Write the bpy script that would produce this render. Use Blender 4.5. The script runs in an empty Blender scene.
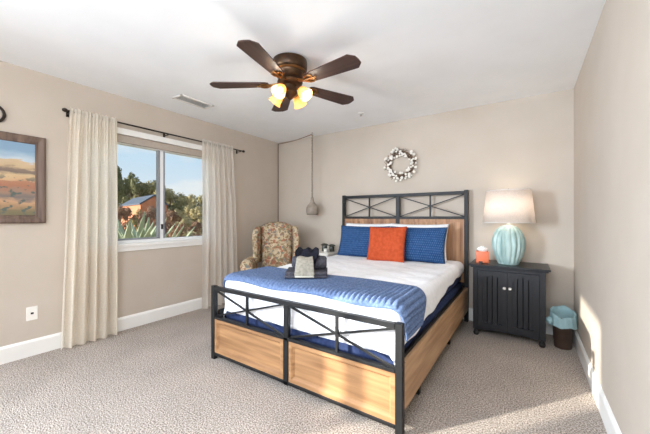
import bpy, bmesh, math, random
from mathutils import Vector, Matrix, noise
C = bpy.context.scene.collection
SC = bpy.context.scene
R = math.radians
PI = math.pi
rnd = random.Random(7)

# ------------------------------------------------------------------ camera
cam_d = bpy.data.cameras.new('camera')
cam_d.sensor_width = 36.0
cam_d.lens = 36.0 * 300.2 / 650.0
cam_d.clip_start = 0.02
cam_d.clip_end = 500
cam = bpy.data.objects.new('camera', cam_d)
C.objects.link(cam)
cam.location = (0, 0, 1.183)
cam.rotation_euler = (R(90), 0, R(33.93))
SC.camera = cam

# ------------------------------------------------------------------ world
w = bpy.data.worlds.new('sky')
SC.world = w
w.use_nodes = True
nt = w.node_tree
nt.nodes.clear()
tc = nt.nodes.new('ShaderNodeTexCoord')
sep = nt.nodes.new('ShaderNodeSeparateXYZ')
nt.links.new(tc.outputs['Generated'], sep.inputs[0])
ramp = nt.nodes.new('ShaderNodeValToRGB')
e = ramp.color_ramp.elements
e[0].position = 0.0; e[0].color = (0.86, 0.90, 0.94, 1)
e[1].position = 0.75; e[1].color = (0.25, 0.48, 0.85, 1)
k = e.new(0.16); k.color = (0.62, 0.80, 0.97, 1)
nt.links.new(sep.outputs['Z'], ramp.inputs[0])
mp = nt.nodes.new('ShaderNodeMapping')
mp.inputs['Scale'].default_value = (2.2, 2.2, 7.0)
mp.inputs['Location'].default_value = (0.3, 0.55, 0.0)
nt.links.new(tc.outputs['Generated'], mp.inputs[0])
nz = nt.nodes.new('ShaderNodeTexNoise')
nz.inputs['Scale'].default_value = 1.6
nz.inputs['Detail'].default_value = 6
nt.links.new(mp.outputs[0], nz.inputs[0])
cr = nt.nodes.new('ShaderNodeValToRGB')
cr.color_ramp.elements[0].position = 0.50; cr.color_ramp.elements[0].color = (0, 0, 0, 1)
cr.color_ramp.elements[1].position = 0.68; cr.color_ramp.elements[1].color = (1, 1, 1, 1)
nt.links.new(nz.outputs['Fac'], cr.inputs[0])
mx = nt.nodes.new('ShaderNodeMixRGB')
nt.links.new(cr.outputs[0], mx.inputs[0])
nt.links.new(ramp.outputs[0], mx.inputs[1])
mx.inputs[2].default_value = (0.95, 0.95, 0.95, 1)
bg = nt.nodes.new('ShaderNodeBackground')
bg.inputs['Strength'].default_value = 1.0
nt.links.new(mx.outputs[0], bg.inputs[0])
wo = nt.nodes.new('ShaderNodeOutputWorld')
nt.links.new(bg.outputs[0], wo.inputs[0])

# ------------------------------------------------------------------ sun and added fill lamps
sd = bpy.data.lights.new('sun', 'SUN')
sd.energy = 11.0
sd.angle = R(0.8)
sd.color = (1.0, 0.94, 0.84)
sun = bpy.data.objects.new('sun', sd)
C.objects.link(sun)
sun.location = (-8, -8, 6)
sun.rotation_euler = Vector((0.63, 0.777, -0.232)).to_track_quat('-Z', 'Y').to_euler()
ad = bpy.data.lights.new('daylight', 'AREA')  # added fill lamp behind the viewer, brightens the whole interior
ad.shape = 'RECTANGLE'
ad.size = 2.2
ad.size_y = 2.1
ad.energy = 95
ad.color = (0.82, 0.95, 1.10)
al = bpy.data.objects.new('daylight', ad)
C.objects.link(al)
al.location = (-0.9, -6.05, 1.2)
al.rotation_euler = (R(93), 0, 0)
ud = bpy.data.lights.new('ceiling_fill', 'AREA')      # added fill lamp aimed upward, brightens the ceiling
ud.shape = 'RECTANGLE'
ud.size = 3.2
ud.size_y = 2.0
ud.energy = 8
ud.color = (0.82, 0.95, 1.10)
ul = bpy.data.objects.new('ceiling_fill', ud)
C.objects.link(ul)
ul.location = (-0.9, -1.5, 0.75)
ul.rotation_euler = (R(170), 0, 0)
cd = bpy.data.lights.new('overhead_fill', 'AREA')      # added unseen fill lamp overhead, lifts carpet, bed and walls
cd.shape = 'RECTANGLE'
cd.size = 1.6
cd.size_y = 1.2
cd.energy = 105
cd.color = (0.88, 0.96, 1.06)
cl_ = bpy.data.objects.new('overhead_fill', cd)
C.objects.link(cl_)
cl_.location = (-0.55, -0.75, 2.40)
cl_.rotation_euler = (R(56), 0, R(20))
vd = bpy.data.lights.new('side_daylight', 'AREA')      # added fill lamp at the second window, brightens the right wall
vd.shape = 'RECTANGLE'
vd.size = 1.0
vd.size_y = 0.8
vd.energy = 190
vd.spread = R(125)
vd.color = (0.82, 0.95, 1.10)
vl = bpy.data.objects.new('side_daylight', vd)
C.objects.link(vl)
vl.location = (-3.49, -1.87, 1.45)
vl.rotation_euler = Vector((0.8, 0.6, -0.4)).to_track_quat('-Z', 'Y').to_euler()

# ------------------------------------------------------------------ exposure
SC.view_settings.view_transform = 'Standard'
SC.view_settings.look = 'None'
SC.view_settings.exposure = 0.0
SC.view_settings.gamma = 1.0
SC.view_settings.use_curve_mapping = False


# ------------------------------------------------------------------ helpers: materials
def lin(r, g, b):
    def f(c):
        c /= 255.0
        return c / 12.92 if c <= 0.04045 else ((c + 0.055) / 1.055) ** 2.4
    return (f(r), f(g), f(b), 1)


def mat(name, c1, c2=None, rough=0.6, scale=8.0, stretch=(1, 1, 1), detail=4, bump=0.0, bscale=None, bdist=0.01,
        metal=0.0, lo=0.35, hi=0.65, coord='Object', sheen=0.0, spec=0.5):
    m = bpy.data.materials.new(name)
    m.use_nodes = True
    t = m.node_tree
    b = t.nodes['Principled BSDF']
    b.inputs['Roughness'].default_value = rough
    b.inputs['Metallic'].default_value = metal
    b.inputs['Specular IOR Level'].default_value = spec
    if sheen:
        b.inputs['Sheen Weight'].default_value = sheen
    co = t.nodes.new('ShaderNodeTexCoord')
    mpn = t.nodes.new('ShaderNodeMapping')
    mpn.inputs['Scale'].default_value = stretch
    t.links.new(co.outputs[coord], mpn.inputs[0])
    n = t.nodes.new('ShaderNodeTexNoise')
    n.inputs['Scale'].default_value = scale
    n.inputs['Detail'].default_value = detail
    t.links.new(mpn.outputs[0], n.inputs[0])
    rp = t.nodes.new('ShaderNodeValToRGB')
    rp.color_ramp.elements[0].position = lo
    rp.color_ramp.elements[1].position = hi
    rp.color_ramp.elements[0].color = c1
    rp.color_ramp.elements[1].color = c2 or c1
    t.links.new(n.outputs['Fac'], rp.inputs[0])
    t.links.new(rp.outputs[0], b.inputs['Base Color'])
    if bump:
        n2 = t.nodes.new('ShaderNodeTexNoise')
        n2.inputs['Scale'].default_value = bscale or scale
        n2.inputs['Detail'].default_value = 3
        t.links.new(mpn.outputs[0], n2.inputs[0])
        bp = t.nodes.new('ShaderNodeBump')
        bp.inputs['Strength'].default_value = bump
        bp.inputs['Distance'].default_value = bdist
        t.links.new(n2.outputs['Fac'], bp.inputs['Height'])
        t.links.new(bp.outputs[0], b.inputs['Normal'])
    return m


def N(m, kind, **kw):
    n = m.node_tree.nodes.new(kind)
    for a, v in kw.items():
        setattr(n, a, v)
    return n


def sheer(name, col, transl=0.5, transp=0.15, rough=0.9, weave=220.0):
    m = bpy.data.materials.new(name)
    m.use_nodes = True
    t = m.node_tree
    t.nodes.clear()
    out = N(m, 'ShaderNodeOutputMaterial')
    co = N(m, 'ShaderNodeTexCoord')
    n = N(m, 'ShaderNodeTexNoise')
    mpn = N(m, 'ShaderNodeMapping')
    mpn.inputs['Scale'].default_value = (1, 1, 0.35)
    t.links.new(co.outputs['Object'], mpn.inputs[0])
    t.links.new(mpn.outputs[0], n.inputs[0])
    n.inputs['Scale'].default_value = weave
    n.inputs['Detail'].default_value = 2
    rp = N(m, 'ShaderNodeValToRGB')
    rp.color_ramp.elements[0].position = 0.3
    rp.color_ramp.elements[1].position = 0.7
    rp.color_ramp.elements[0].color = tuple(c * 0.86 for c in col[:3]) + (1,)
    rp.color_ramp.elements[1].color = col
    t.links.new(n.outputs['Fac'], rp.inputs[0])
    d = N(m, 'ShaderNodeBsdfDiffuse')
    tr = N(m, 'ShaderNodeBsdfTranslucent')
    tp = N(m, 'ShaderNodeBsdfTransparent')
    t.links.new(rp.outputs[0], d.inputs[0])
    t.links.new(rp.outputs[0], tr.inputs[0])
    m1 = N(m, 'ShaderNodeMixShader')
    m1.inputs[0].default_value = transl
    t.links.new(d.outputs[0], m1.inputs[1])
    t.links.new(tr.outputs[0], m1.inputs[2])
    m2 = N(m, 'ShaderNodeMixShader')
    m2.inputs[0].default_value = transp
    t.links.new(m1.outputs[0], m2.inputs[1])
    t.links.new(tp.outputs[0], m2.inputs[2])
    t.links.new(m2.outputs[0], out.inputs[0])
    return m


def emis(name, col, s):
    m = bpy.data.materials.new(name)
    m.use_nodes = True
    b = m.node_tree.nodes['Principled BSDF']
    b.inputs['Base Color'].default_value = col
    b.inputs['Emission Color'].default_value = col
    b.inputs['Emission Strength'].default_value = s
    return m


def glass_pane(name):
    m = bpy.data.materials.new(name)
    m.use_nodes = True
    t = m.node_tree
    t.nodes.clear()
    out = N(m, 'ShaderNodeOutputMaterial')
    a = N(m, 'ShaderNodeBsdfTransparent')
    a.inputs[0].default_value = (0.97, 0.98, 0.97, 1)
    g = N(m, 'ShaderNodeBsdfGlossy')
    g.inputs['Roughness'].default_value = 0.02
    fr = N(m, 'ShaderNodeLayerWeight')
    pw = N(m, 'ShaderNodeMath', operation='POWER')
    pw.inputs[1].default_value = 4.0
    t.links.new(fr.outputs['Facing'], pw.inputs[0])
    sc_ = N(m, 'ShaderNodeMath', operation='MULTIPLY_ADD')
    sc_.inputs[1].default_value = 0.5
    sc_.inputs[2].default_value = 0.02
    t.links.new(pw.outputs[0], sc_.inputs[0])
    mxs = N(m, 'ShaderNodeMixShader')
    t.links.new(sc_.outputs[0], mxs.inputs[0])
    t.links.new(a.outputs[0], mxs.inputs[1])
    t.links.new(g.outputs[0], mxs.inputs[2])
    t.links.new(mxs.outputs[0], out.inputs[0])
    return m


def wood(name, dark, light, axis, rough=0.5, scale=6.0):
    st = [14, 14, 14]
    st[axis] = 1.0
    return mat(name, dark, light, rough, scale=scale / 3, stretch=st, detail=6, bump=0.15, bscale=scale, bdist=0.003, lo=0.3, hi=0.7)


M = {}
M['wall'] = mat('wall_paint', lin(194, 182, 168), lin(198, 186, 173), 0.9, scale=3, bump=0.12, bscale=90, bdist=0.004, spec=0.2)
M['ceiling'] = mat('ceiling_paint', lin(245, 246, 247), lin(249, 250, 251), 0.9, scale=3, bump=0.15, bscale=60, bdist=0.004, spec=0.2)
M['trim'] = mat('white_trim_paint', lin(236, 233, 228), lin(240, 238, 233), 0.5, scale=5)
M['vinyl'] = mat('white_vinyl', lin(235, 236, 236), None, 0.4)
M['grey_vinyl'] = mat('grey_gasket', lin(135, 138, 142), None, 0.5)
M['shade_grey'] = mat('taupe_shade', lin(172, 160, 148), lin(178, 167, 155), 0.9, scale=40)
M['black'] = mat('black_metal', lin(16, 16, 17), lin(22, 22, 23), 0.45, scale=20, spec=0.35)
M['rodblack'] = mat('dark_rod_metal', lin(42, 34, 30), lin(52, 42, 36), 0.4, scale=30, metal=0.6)
M['woodx'] = wood('light_oak_veneer', lin(126, 88, 55), lin(172, 129, 87), 0)
M['woody'] = wood('light_oak_veneer_rail', lin(146, 110, 78), lin(190, 152, 114), 1)
M['woodz'] = wood('brown_plank_veneer', lin(132, 88, 58), lin(192, 146, 104), 2)
M['blade'] = wood('dark_walnut_blade', lin(46, 29, 25), lin(74, 48, 40), 0, 0.5)
M['bronze'] = mat('antique_bronze', lin(62, 46, 34), lin(92, 68, 46), 0.35, scale=12, metal=0.75)
M['brass'] = mat('burnished_brass', lin(112, 78, 46), lin(146, 104, 62), 0.35, scale=12, metal=0.8)
M['white_sheet'] = mat('white_quilt_cotton', lin(238, 238, 241), lin(246, 246, 249), 0.95, scale=30, bump=0.25, bscale=55, bdist=0.006, spec=0.1)
M['navy'] = mat('navy_cover_fabric', lin(42, 52, 84), lin(52, 64, 98), 0.9, scale=40, bump=0.2, bscale=120, bdist=0.003, spec=0.15)
M['orange'] = mat('orange_corduroy', lin(174, 72, 40), lin(194, 86, 50), 0.85, scale=30, bump=0.3, bscale=120, bdist=0.003, spec=0.15)
M['charcoal'] = mat('charcoal_terry', lin(62, 61, 68), lin(84, 82, 88), 1.0, scale=60, bump=0.6, bscale=160, bdist=0.004, spec=0.1)
M['blackterry'] = mat('black_terry', lin(24, 25, 33), lin(38, 38, 46), 1.0, scale=60, bump=0.5, bscale=160, bdist=0.004, spec=0.1)
M['sage'] = mat('pale_grey_terry', lin(132, 126, 114), lin(156, 150, 138), 1.0, scale=60, bump=0.5, bscale=160, bdist=0.004, spec=0.1)
M['sagepale'] = mat('pale_hem', lin(186, 182, 168), None, 1.0)
M['nsblack'] = mat('black_painted_wood', lin(23, 24, 28), lin(29, 30, 35), 0.36, scale=8, stretch=(8, 8, 1), spec=0.4)
M['knob'] = mat('white_ceramic_knob', lin(226, 222, 214), None, 0.15)
M['rubber'] = mat('black_rubber', lin(24, 24, 25), None, 0.4)
M['chrome'] = mat('chrome', lin(205, 205, 205), None, 0.15, metal=1.0)
M['shade'] = sheer('white_linen_shade', lin(248, 240, 234), 0.6, 0.0)
M['tissueorange'] = mat('coral_plastic', lin(232, 118, 78), lin(240, 126, 86), 0.4)
M['tissue'] = mat('white_tissue', lin(245, 244, 242), None, 0.95)
M['bin'] = mat('bronze_brown_plastic', lin(72, 56, 48), lin(82, 65, 55), 0.35, metal=0.35)
M['liner'] = sheer('pale_blue_plastic_film', lin(190, 226, 232), 0.3, 0.12, weave=30)
M['ventgrey'] = mat('light_grey_duct', lin(196, 198, 200), None, 0.6)
M['outlet'] = mat('white_plate_plastic', lin(240, 236, 228), None, 0.4)
M['dark'] = mat('dark_hole', lin(40, 36, 34), None, 0.6)
M['concrete'] = mat('pale_grey_fired_clay', lin(138, 126, 114), lin(160, 148, 136), 0.9, scale=14)
M['cordm'] = mat('braided_cord', lin(118, 104, 90), lin(180, 168, 152), 0.9, scale=90)
M['cotton'] = mat('cotton_boll_fluff', lin(238, 232, 222), lin(248, 244, 236), 1.0, scale=60, bump=0.5, bscale=60)
M['twig'] = mat('brown_twig', lin(92, 72, 56), lin(124, 100, 80), 0.9, scale=30)
M['picframe'] = wood('weathered_brown_frame', lin(78, 60, 51), lin(124, 102, 88), 2, 0.6)
M['whitetable'] = mat('white_painted_table', lin(226, 220, 210), lin(232, 227, 218), 0.5, scale=6)
M['jarglass'] = mat('smoky_dark_glass', lin(52, 54, 48), lin(70, 70, 62), 0.12)
M['lid'] = mat('dark_metal_lid', lin(74, 74, 66), lin(92, 90, 80), 0.35, metal=0.5)
M['legwood'] = wood('dark_turned_leg_wood', lin(52, 34, 24), lin(80, 52, 36), 2)
M['pane'] = glass_pane('window_glass')
M['fanglass'] = sheer('amber_frosted_glass', lin(240, 204, 142), 0.5, 0.05, weave=20)
M['bulb'] = emis('warm_bulb', (1.0, 0.80, 0.5, 1), 6.0)

# carpet: salt and pepper cut pile
m = mat('beige_cut_pile_carpet', lin(118, 106, 96), lin(226, 213, 202), 1.0, scale=120, detail=5, bump=0.9, bscale=130, bdist=0.018, lo=0.35, hi=0.64, spec=0.05)
t = m.node_tree
big = N(m, 'ShaderNodeTexNoise')
big.inputs['Scale'].default_value = 3.2
big.inputs['Detail'].default_value = 3
t.links.new(t.nodes['Texture Coordinate'].outputs['Object'], big.inputs[0])
br = N(m, 'ShaderNodeMapRange')
br.inputs['From Min'].default_value = 0.3
br.inputs['From Max'].default_value = 0.7
br.inputs['To Min'].default_value = 0.90
br.inputs['To Max'].default_value = 1.05
t.links.new(big.outputs['Fac'], br.inputs[0])
mul = N(m, 'ShaderNodeMixRGB', blend_type='MULTIPLY')
mul.inputs[0].default_value = 1.0
t.links.new(t.nodes['Color Ramp'].outputs[0], mul.inputs[1])
t.links.new(br.outputs[0], mul.inputs[2])
t.links.new(mul.outputs[0], t.nodes['Principled BSDF'].inputs['Base Color'])
M['carpet'] = m

# ribbed knitted throw
M['throw'] = mat('blue_knit_yarn', lin(88, 107, 142), lin(113, 132, 167), 0.95, scale=70, bump=0.5, bscale=150, bdist=0.004, spec=0.1)
# blue sham with pale stitched rows
m = mat('blue_sham_fabric', lin(36, 66, 108), lin(44, 78, 122), 0.9, scale=30, bump=0.2, bscale=120, bdist=0.003, spec=0.1)
t = m.node_tree
br_ = N(m, 'ShaderNodeTexBrick')
br_.inputs['Scale'].default_value = 1.0
br_.inputs['Brick Width'].default_value = 0.020
br_.inputs['Row Height'].default_value = 0.026
br_.inputs['Mortar Size'].default_value = 0.0075
br_.inputs['Mortar Smooth'].default_value = 0.3
br_.inputs['Color1'].default_value = (1, 1, 1, 1)
br_.inputs['Color2'].default_value = (0.7, 0.7, 0.7, 1)
br_.inputs['Mortar'].default_value = (0, 0, 0, 1)
mp2 = N(m, 'ShaderNodeMapping')
mp2.inputs['Rotation'].default_value = (R(-90), 0, 0)
t.links.new(t.nodes['Texture Coordinate'].outputs['Object'], mp2.inputs[0])
t.links.new(mp2.outputs[0], br_.inputs['Vector'])
mm = N(m, 'ShaderNodeMath', operation='MULTIPLY')
mm.inputs[1].default_value = 0.22
t.links.new(br_.outputs['Color'], mm.inputs[0])
mx2 = N(m, 'ShaderNodeMixRGB')
t.links.new(mm.outputs[0], mx2.inputs[0])
t.links.new(t.nodes['Color Ramp'].outputs[0], mx2.inputs[1])
mx2.inputs[2].default_value = lin(150, 180, 215)
t.links.new(mx2.outputs[0], t.nodes['Principled BSDF'].inputs['Base Color'])
M['sham'] = m

# floral upholstery
m = mat('floral_upholstery', lin(182, 162, 132), lin(208, 190, 160), 0.9, scale=14, bump=0.15, bscale=90, bdist=0.003, spec=0.15)
t = m.node_tree
prev = t.nodes['Color Ramp'].outputs[0]
warp = N(m, 'ShaderNodeTexNoise')
warp.inputs['Scale'].default_value = 16
t.links.new(t.nodes['Texture Coordinate'].outputs['Object'], warp.inputs[0])
wm = N(m, 'ShaderNodeVectorMath', operation='MULTIPLY_ADD')
wm.inputs[1].default_value = (0.11, 0.11, 0.11)
t.links.new(warp.outputs['Color'], wm.inputs[0])
t.links.new(t.nodes['Texture Coordinate'].outputs['Object'], wm.inputs[2])
for q, (col, sc, th, off) in enumerate([(lin(128, 124, 96), 15, 0.42, 0.0), (lin(170, 104, 80), 12, 0.38, 3.1), (lin(120, 120, 118), 17, 0.38, 7.7),
                                        (lin(148, 92, 74), 20, 0.30, 5.2), (lin(140, 112, 80), 22, 0.36, 9.4)]):
    ad_ = N(m, 'ShaderNodeVectorMath', operation='ADD')
    ad_.inputs[1].default_value = (off, off * 0.7, off * 1.3)
    t.links.new(wm.outputs[0], ad_.inputs[0])
    vo = N(m, 'ShaderNodeTexVoronoi')
    vo.inputs['Scale'].default_value = sc
    t.links.new(ad_.outputs[0], vo.inputs['Vector'])
    st = N(m, 'ShaderNodeMapRange')
    st.inputs['From Min'].default_value = th
    st.inputs['From Max'].default_value = th - 0.08
    st.inputs['To Max'].default_value = 0.85
    t.links.new(vo.outputs['Distance'], st.inputs[0])
    mxx = N(m, 'ShaderNodeMixRGB')
    t.links.new(st.outputs[0], mxx.inputs[0])
    t.links.new(prev, mxx.inputs[1])
    mxx.inputs[2].default_value = col
    prev = mxx.outputs[0]
t.links.new(prev, t.nodes['Principled BSDF'].inputs['Base Color'])
M['floral'] = m

# reactive glaze of the gourd lamp: pale ribs, teal grooves (the glaze itself varies with the relief)
M['glaze'] = mat('pale_teal_crackle_glaze', lin(142, 172, 168), lin(190, 211, 205), 0.35, scale=9, stretch=(3, 3, 0.6), detail=5, bump=0.2, bscale=30, bdist=0.004)

# painted desert landscape
m = bpy.data.materials.new('desert_landscape_oil_paint')
m.use_nodes = True
t = m.node_tree
b = t.nodes['Principled BSDF']
b.inputs['Roughness'].default_value = 0.7
co = N(m, 'ShaderNodeTexCoord')
sp = N(m, 'ShaderNodeSeparateXYZ')
t.links.new(co.outputs['Generated'], sp.inputs[0])
n1 = N(m, 'ShaderNodeTexNoise')
n1.inputs['Scale'].default_value = 4.0
n1.inputs['Detail'].default_value = 5
mpg = N(m, 'ShaderNodeMapping')
mpg.inputs['Scale'].default_value = (1, 1.0, 2.2)
t.links.new(co.outputs['Generated'], mpg.inputs[0])
t.links.new(mpg.outputs[0], n1.inputs[0])
ma = N(m, 'ShaderNodeMath', operation='MULTIPLY_ADD')
ma.inputs[1].default_value = 0.22
t.links.new(n1.outputs['Fac'], ma.inputs[0])
t.links.new(sp.outputs['Z'], ma.inputs[2])
rp = N(m, 'ShaderNodeValToRGB')
t.links.new(ma.outputs[0], rp.inputs[0])
stops = [(0.0, (96, 96, 72)), (0.17, (120, 108, 80)), (0.24, (160, 128, 96)), (0.32, (186, 148, 112)), (0.36, (112, 104, 100)),
         (0.44, (150, 120, 100)), (0.48, (160, 108, 82)), (0.57, (170, 122, 94)), (0.60, (196, 160, 122)), (0.66, (198, 172, 132)),
         (0.70, (116, 100, 92)), (0.76, (130, 112, 98)), (0.78, (190, 164, 128)), (0.83, (196, 172, 140)), (0.84, (186, 198, 204)), (0.95, (146, 170, 188)), (1.0, (128, 156, 178))]
els = rp.color_ramp.elements
els[0].position = stops[0][0]; els[0].color = lin(*stops[0][1])
els[1].position = 1.0; els[1].color = lin(*stops[-1][1])
for p_, c_ in stops[1:-1]:
    q_ = els.new(p_); q_.color = lin(*c_)
n2 = N(m, 'ShaderNodeTexNoise')
n2.inputs['Scale'].default_value = 15
n2.inputs['Detail'].default_value = 4
t.links.new(co.outputs['Generated'], n2.inputs[0])
lt = N(m, 'ShaderNodeMapRange')
lt.inputs['From Min'].default_value = 0.55
lt.inputs['From Max'].default_value = 0.63
t.links.new(n2.outputs['Fac'], lt.inputs[0])
gz = N(m, 'ShaderNodeMapRange')
gz.inputs['From Min'].default_value = 0.62
gz.inputs['From Max'].default_value = 0.45
t.links.new(sp.outputs['Z'], gz.inputs[0])
mg = N(m, 'ShaderNodeMath', operation='MULTIPLY')
t.links.new(lt.outputs[0], mg.inputs[0])
t.links.new(gz.outputs[0], mg.inputs[1])
mxp = N(m, 'ShaderNodeMixRGB')
t.links.new(mg.outputs[0], mxp.inputs[0])
t.links.new(rp.outputs[0], mxp.inputs[1])
mxp.inputs[2].default_value = lin(84, 94, 88)
t.links.new(mxp.outputs[0], b.inputs['Base Color'])
M['painting'] = m

# outdoors
M['drygrass'] = mat('dry_grass_ground', lin(150, 136, 92), lin(196, 176, 130), 1.0, scale=0.8, detail=8, lo=0.3, hi=0.7)
M['brickred'] = mat('orange_stucco', lin(196, 122, 88), lin(206, 134, 100), 0.9, scale=2)
M['slate'] = mat('blue_grey_roof', lin(66, 76, 92), lin(80, 90, 106), 0.6, scale=3, stretch=(1, 8, 8))
M['agave'] = mat('agave_leaf', lin(138, 150, 120), lin(170, 180, 150), 0.55, scale=3, stretch=(1, 1, 0.4))
def leafmat(name, a, b_): return mat(name, a, b_, 0.8, scale=0.9, detail=3, spec=0.15)
M['leaf_dark'] = leafmat('dark_green_leaves', lin(84, 88, 60), lin(128, 128, 88))
M['leaf_mid'] = leafmat('olive_leaves', lin(126, 122, 84), lin(168, 156, 110))
M['leaf_pale'] = leafmat('pale_olive_leaves', lin(164, 152, 112), lin(200, 184, 140))
M['leaf_red'] = leafmat('red_brown_leaves', lin(116, 86, 70), lin(150, 120, 98))
M['bark'] = mat('bark', lin(84, 68, 54), lin(112, 92, 74), 0.95, scale=6)


# ------------------------------------------------------------------ helpers: meshes
class MB:
    def __init__(s):
        s.b = bmesh.new()

    def box(s, x0, x1, y0, y1, z0, z1, bev=0.0, seg=2, mtx=None):
        t_ = bmesh.new()
        bmesh.ops.create_cube(t_, size=1.0)
        for v in t_.verts:
            v.co = Vector(((x0 + x1) / 2 + v.co.x * (x1 - x0), (y0 + y1) / 2 + v.co.y * (y1 - y0), (z0 + z1) / 2 + v.co.z * (z1 - z0)))
        if bev:
            bmesh.ops.bevel(t_, geom=list(t_.edges), offset=bev, segments=seg, profile=0.5, affect='EDGES')
        s.add(t_, mtx)
        return s

    def add(s, t_, mtx=None):
        t_.verts.index_update()
        vs = [s.b.verts.new(mtx @ v.co if mtx else v.co) for v in t_.verts]
        for f in t_.faces:
            try:
                s.b.faces.new([vs[v.index] for v in f.verts])
            except ValueError:
                pass
        t_.free()

    def grid(s, P, closeu=False, closev=False):
        vs = [[s.b.verts.new(p) for p in row] for row in P]
        n, k_ = len(vs), len(vs[0])
        for i in range(n if closeu else n - 1):
            for j in range(k_ if closev else k_ - 1):
                q = [vs[i][j], vs[i][(j + 1) % k_], vs[(i + 1) % n][(j + 1) % k_], vs[(i + 1) % n][j]]
                u = []
                for v in q:
                    if v not in u:
                        u.append(v)
                if len(u) > 2:
                    s.b.faces.new(u)
        return vs

    def lathe(s, prof, seg=32, org=(0, 0, 0), mtx=None, mod=None, caps=True):
        t_ = bmesh.new()
        rows = []
        for r_, z_ in prof:
            row = []
            for q in range(seg):
                a = 2 * PI * q / seg
                rr = r_ * (mod(a, z_) if mod else 1)
                row.append(t_.verts.new((org[0] + rr * math.cos(a), org[1] + rr * math.sin(a), org[2] + z_)))
            rows.append(row)
        for i in range(len(rows) - 1):
            for q in range(seg):
                t_.faces.new([rows[i][q], rows[i][(q + 1) % seg], rows[i + 1][(q + 1) % seg], rows[i + 1][q]])
        if caps:
            t_.faces.new(rows[0][::-1])
            t_.faces.new(rows[-1])
        s.add(t_, mtx)
        return s

    def tube(s, pts, r_, seg=8, closed=False):
        pts = [Vector(p) for p in pts]
        n = len(pts)
        rr = r_ if isinstance(r_, (list, tuple)) else [r_] * n
        up = None
        rows = []
        for i in range(n):
            if closed:
                d = (pts[(i + 1) % n] - pts[i - 1]).normalized()
            else:
                d = (pts[min(i + 1, n - 1)] - pts[max(i - 1, 0)]).normalized()
            if up is None:
                up = d.orthogonal().normalized()
            up = (up - d * up.dot(d)).normalized()
            side = d.cross(up)
            rows.append([s.b.verts.new(pts[i] + (up * math.cos(2 * PI * q / seg) + side * math.sin(2 * PI * q / seg)) * rr[i]) for q in range(seg)])
        for i in range(n if closed else n - 1):
            a, b_ = rows[i], rows[(i + 1) % n]
            for q in range(seg):
                s.b.faces.new([a[q], a[(q + 1) % seg], b_[(q + 1) % seg], b_[q]])
        if not closed:
            s.b.faces.new(rows[0][::-1])
            s.b.faces.new(rows[-1])
        return s

    def prism(s, poly, vec, mtx=None, bev=0.0):
        t_ = bmesh.new()
        f = t_.faces.new([t_.verts.new(p) for p in poly])
        g = bmesh.ops.extrude_face_region(t_, geom=[f])
        bmesh.ops.translate(t_, vec=Vector(vec), verts=[v for v in g['geom'] if isinstance(v, bmesh.types.BMVert)])
        bmesh.ops.recalc_face_normals(t_, faces=t_.faces)
        if bev:
            bmesh.ops.bevel(t_, geom=list(t_.edges), offset=bev, segments=2, profile=0.5, affect='EDGES')
        s.add(t_, mtx)
        return s

    def bar(s, a, b_, wd, ht, upv=(0, 0, 1)):
        a, b_ = Vector(a), Vector(b_)
        d = (b_ - a)
        L = d.length
        d.normalize()
        u = Vector(upv)
        u = (u - d * u.dot(d)).normalized()
        sd_ = d.cross(u)
        mtx = Matrix((d, sd_, u)).transposed().to_4x4()
        mtx.translation = a
        s.box(0, L, -wd / 2, wd / 2, -ht / 2, ht / 2, mtx=mtx)
        return s

    def build(s, name, material, parent=None, smooth=False, angle=40):
        bmesh.ops.recalc_face_normals(s.b, faces=s.b.faces)
        me = bpy.data.meshes.new(name)
        s.b.to_mesh(me)
        s.b.free()
        me.materials.append(material)
        if smooth:
            for p in me.polygons:
                p.use_smooth = True
            if angle < 180:
                me.set_sharp_from_angle(angle=R(angle))
        o = bpy.data.objects.new(name, me)
        C.objects.link(o)
        if parent:
            o.parent = parent
        return o


def thing(name, label, cat, loc=(0, 0, 0), rz=0.0, group=None):
    o = bpy.data.objects.new(name, None)
    o.empty_display_size = 0.1
    C.objects.link(o)
    o.location = loc
    o.rotation_euler = (0, 0, rz)
    return tag(o, label, cat, group)


def tag(o, label, cat, group=None, kind=None):
    o['label'] = label
    o['category'] = cat
    if group:
        o['group'] = group
    if kind:
        o['kind'] = kind
    return o


def struct(o, label=None):
    o['kind'] = 'structure'
    if label:
        o['label'] = label
    return o


def solid(o, th, off=-1.0):
    md = o.modifiers.new('thickness', 'SOLIDIFY')
    md.thickness = th
    md.offset = off
    return o


def copy_tree(o, parent=None):
    c = o.copy()
    C.objects.link(c)
    if parent:
        c.parent = parent
    for ch in [x for x in list(o.children)]:
        copy_tree(ch, c)
    return c


def smooth01(x):
    x = max(0.0, min(1.0, x))
    return x * x * (3 - 2 * x)


# ------------------------------------------------------------------ the room
LX, BY, RX, CZ, FY = -3.511, 3.792, 0.38, 2.44, -6.0
WT = 0.16
struct(MB().box(LX - WT, RX + WT, FY - WT, BY + WT, -0.12, 0.0).build('floor', M['carpet']), 'beige cut pile carpet over the whole bedroom floor')
struct(MB().box(LX - WT, RX + WT, FY - WT, BY + WT, CZ, CZ + 0.14).build('ceiling', M['ceiling']), 'white textured ceiling')
struct(MB().box(LX - WT, RX + WT, BY, BY + WT, 0, CZ).build('wall_back', M['wall']), 'beige wall behind the bed')
struct(MB().box(RX, RX + WT, FY, BY, 0, CZ).build('wall_right', M['wall']), 'beige wall along the right side')
W1 = (1.07, 2.55, 0.90, 2.046)
W2 = (-2.50, -1.45, 0.90, 2.07)
mb = MB()
x0, x1 = LX - WT, LX
mb.box(x0, x1, FY, W2[0], 0, CZ)
mb.box(x0, x1, W2[1], W1[0], 0, CZ)
mb.box(x0, x1, W1[1], BY, 0, CZ)
for W_ in (W1, W2):
    mb.box(x0, x1, W_[0], W_[1], 0, W_[2] - 0.03)
    mb.box(x0, x1, W_[0], W_[1], W_[3], CZ)
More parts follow.
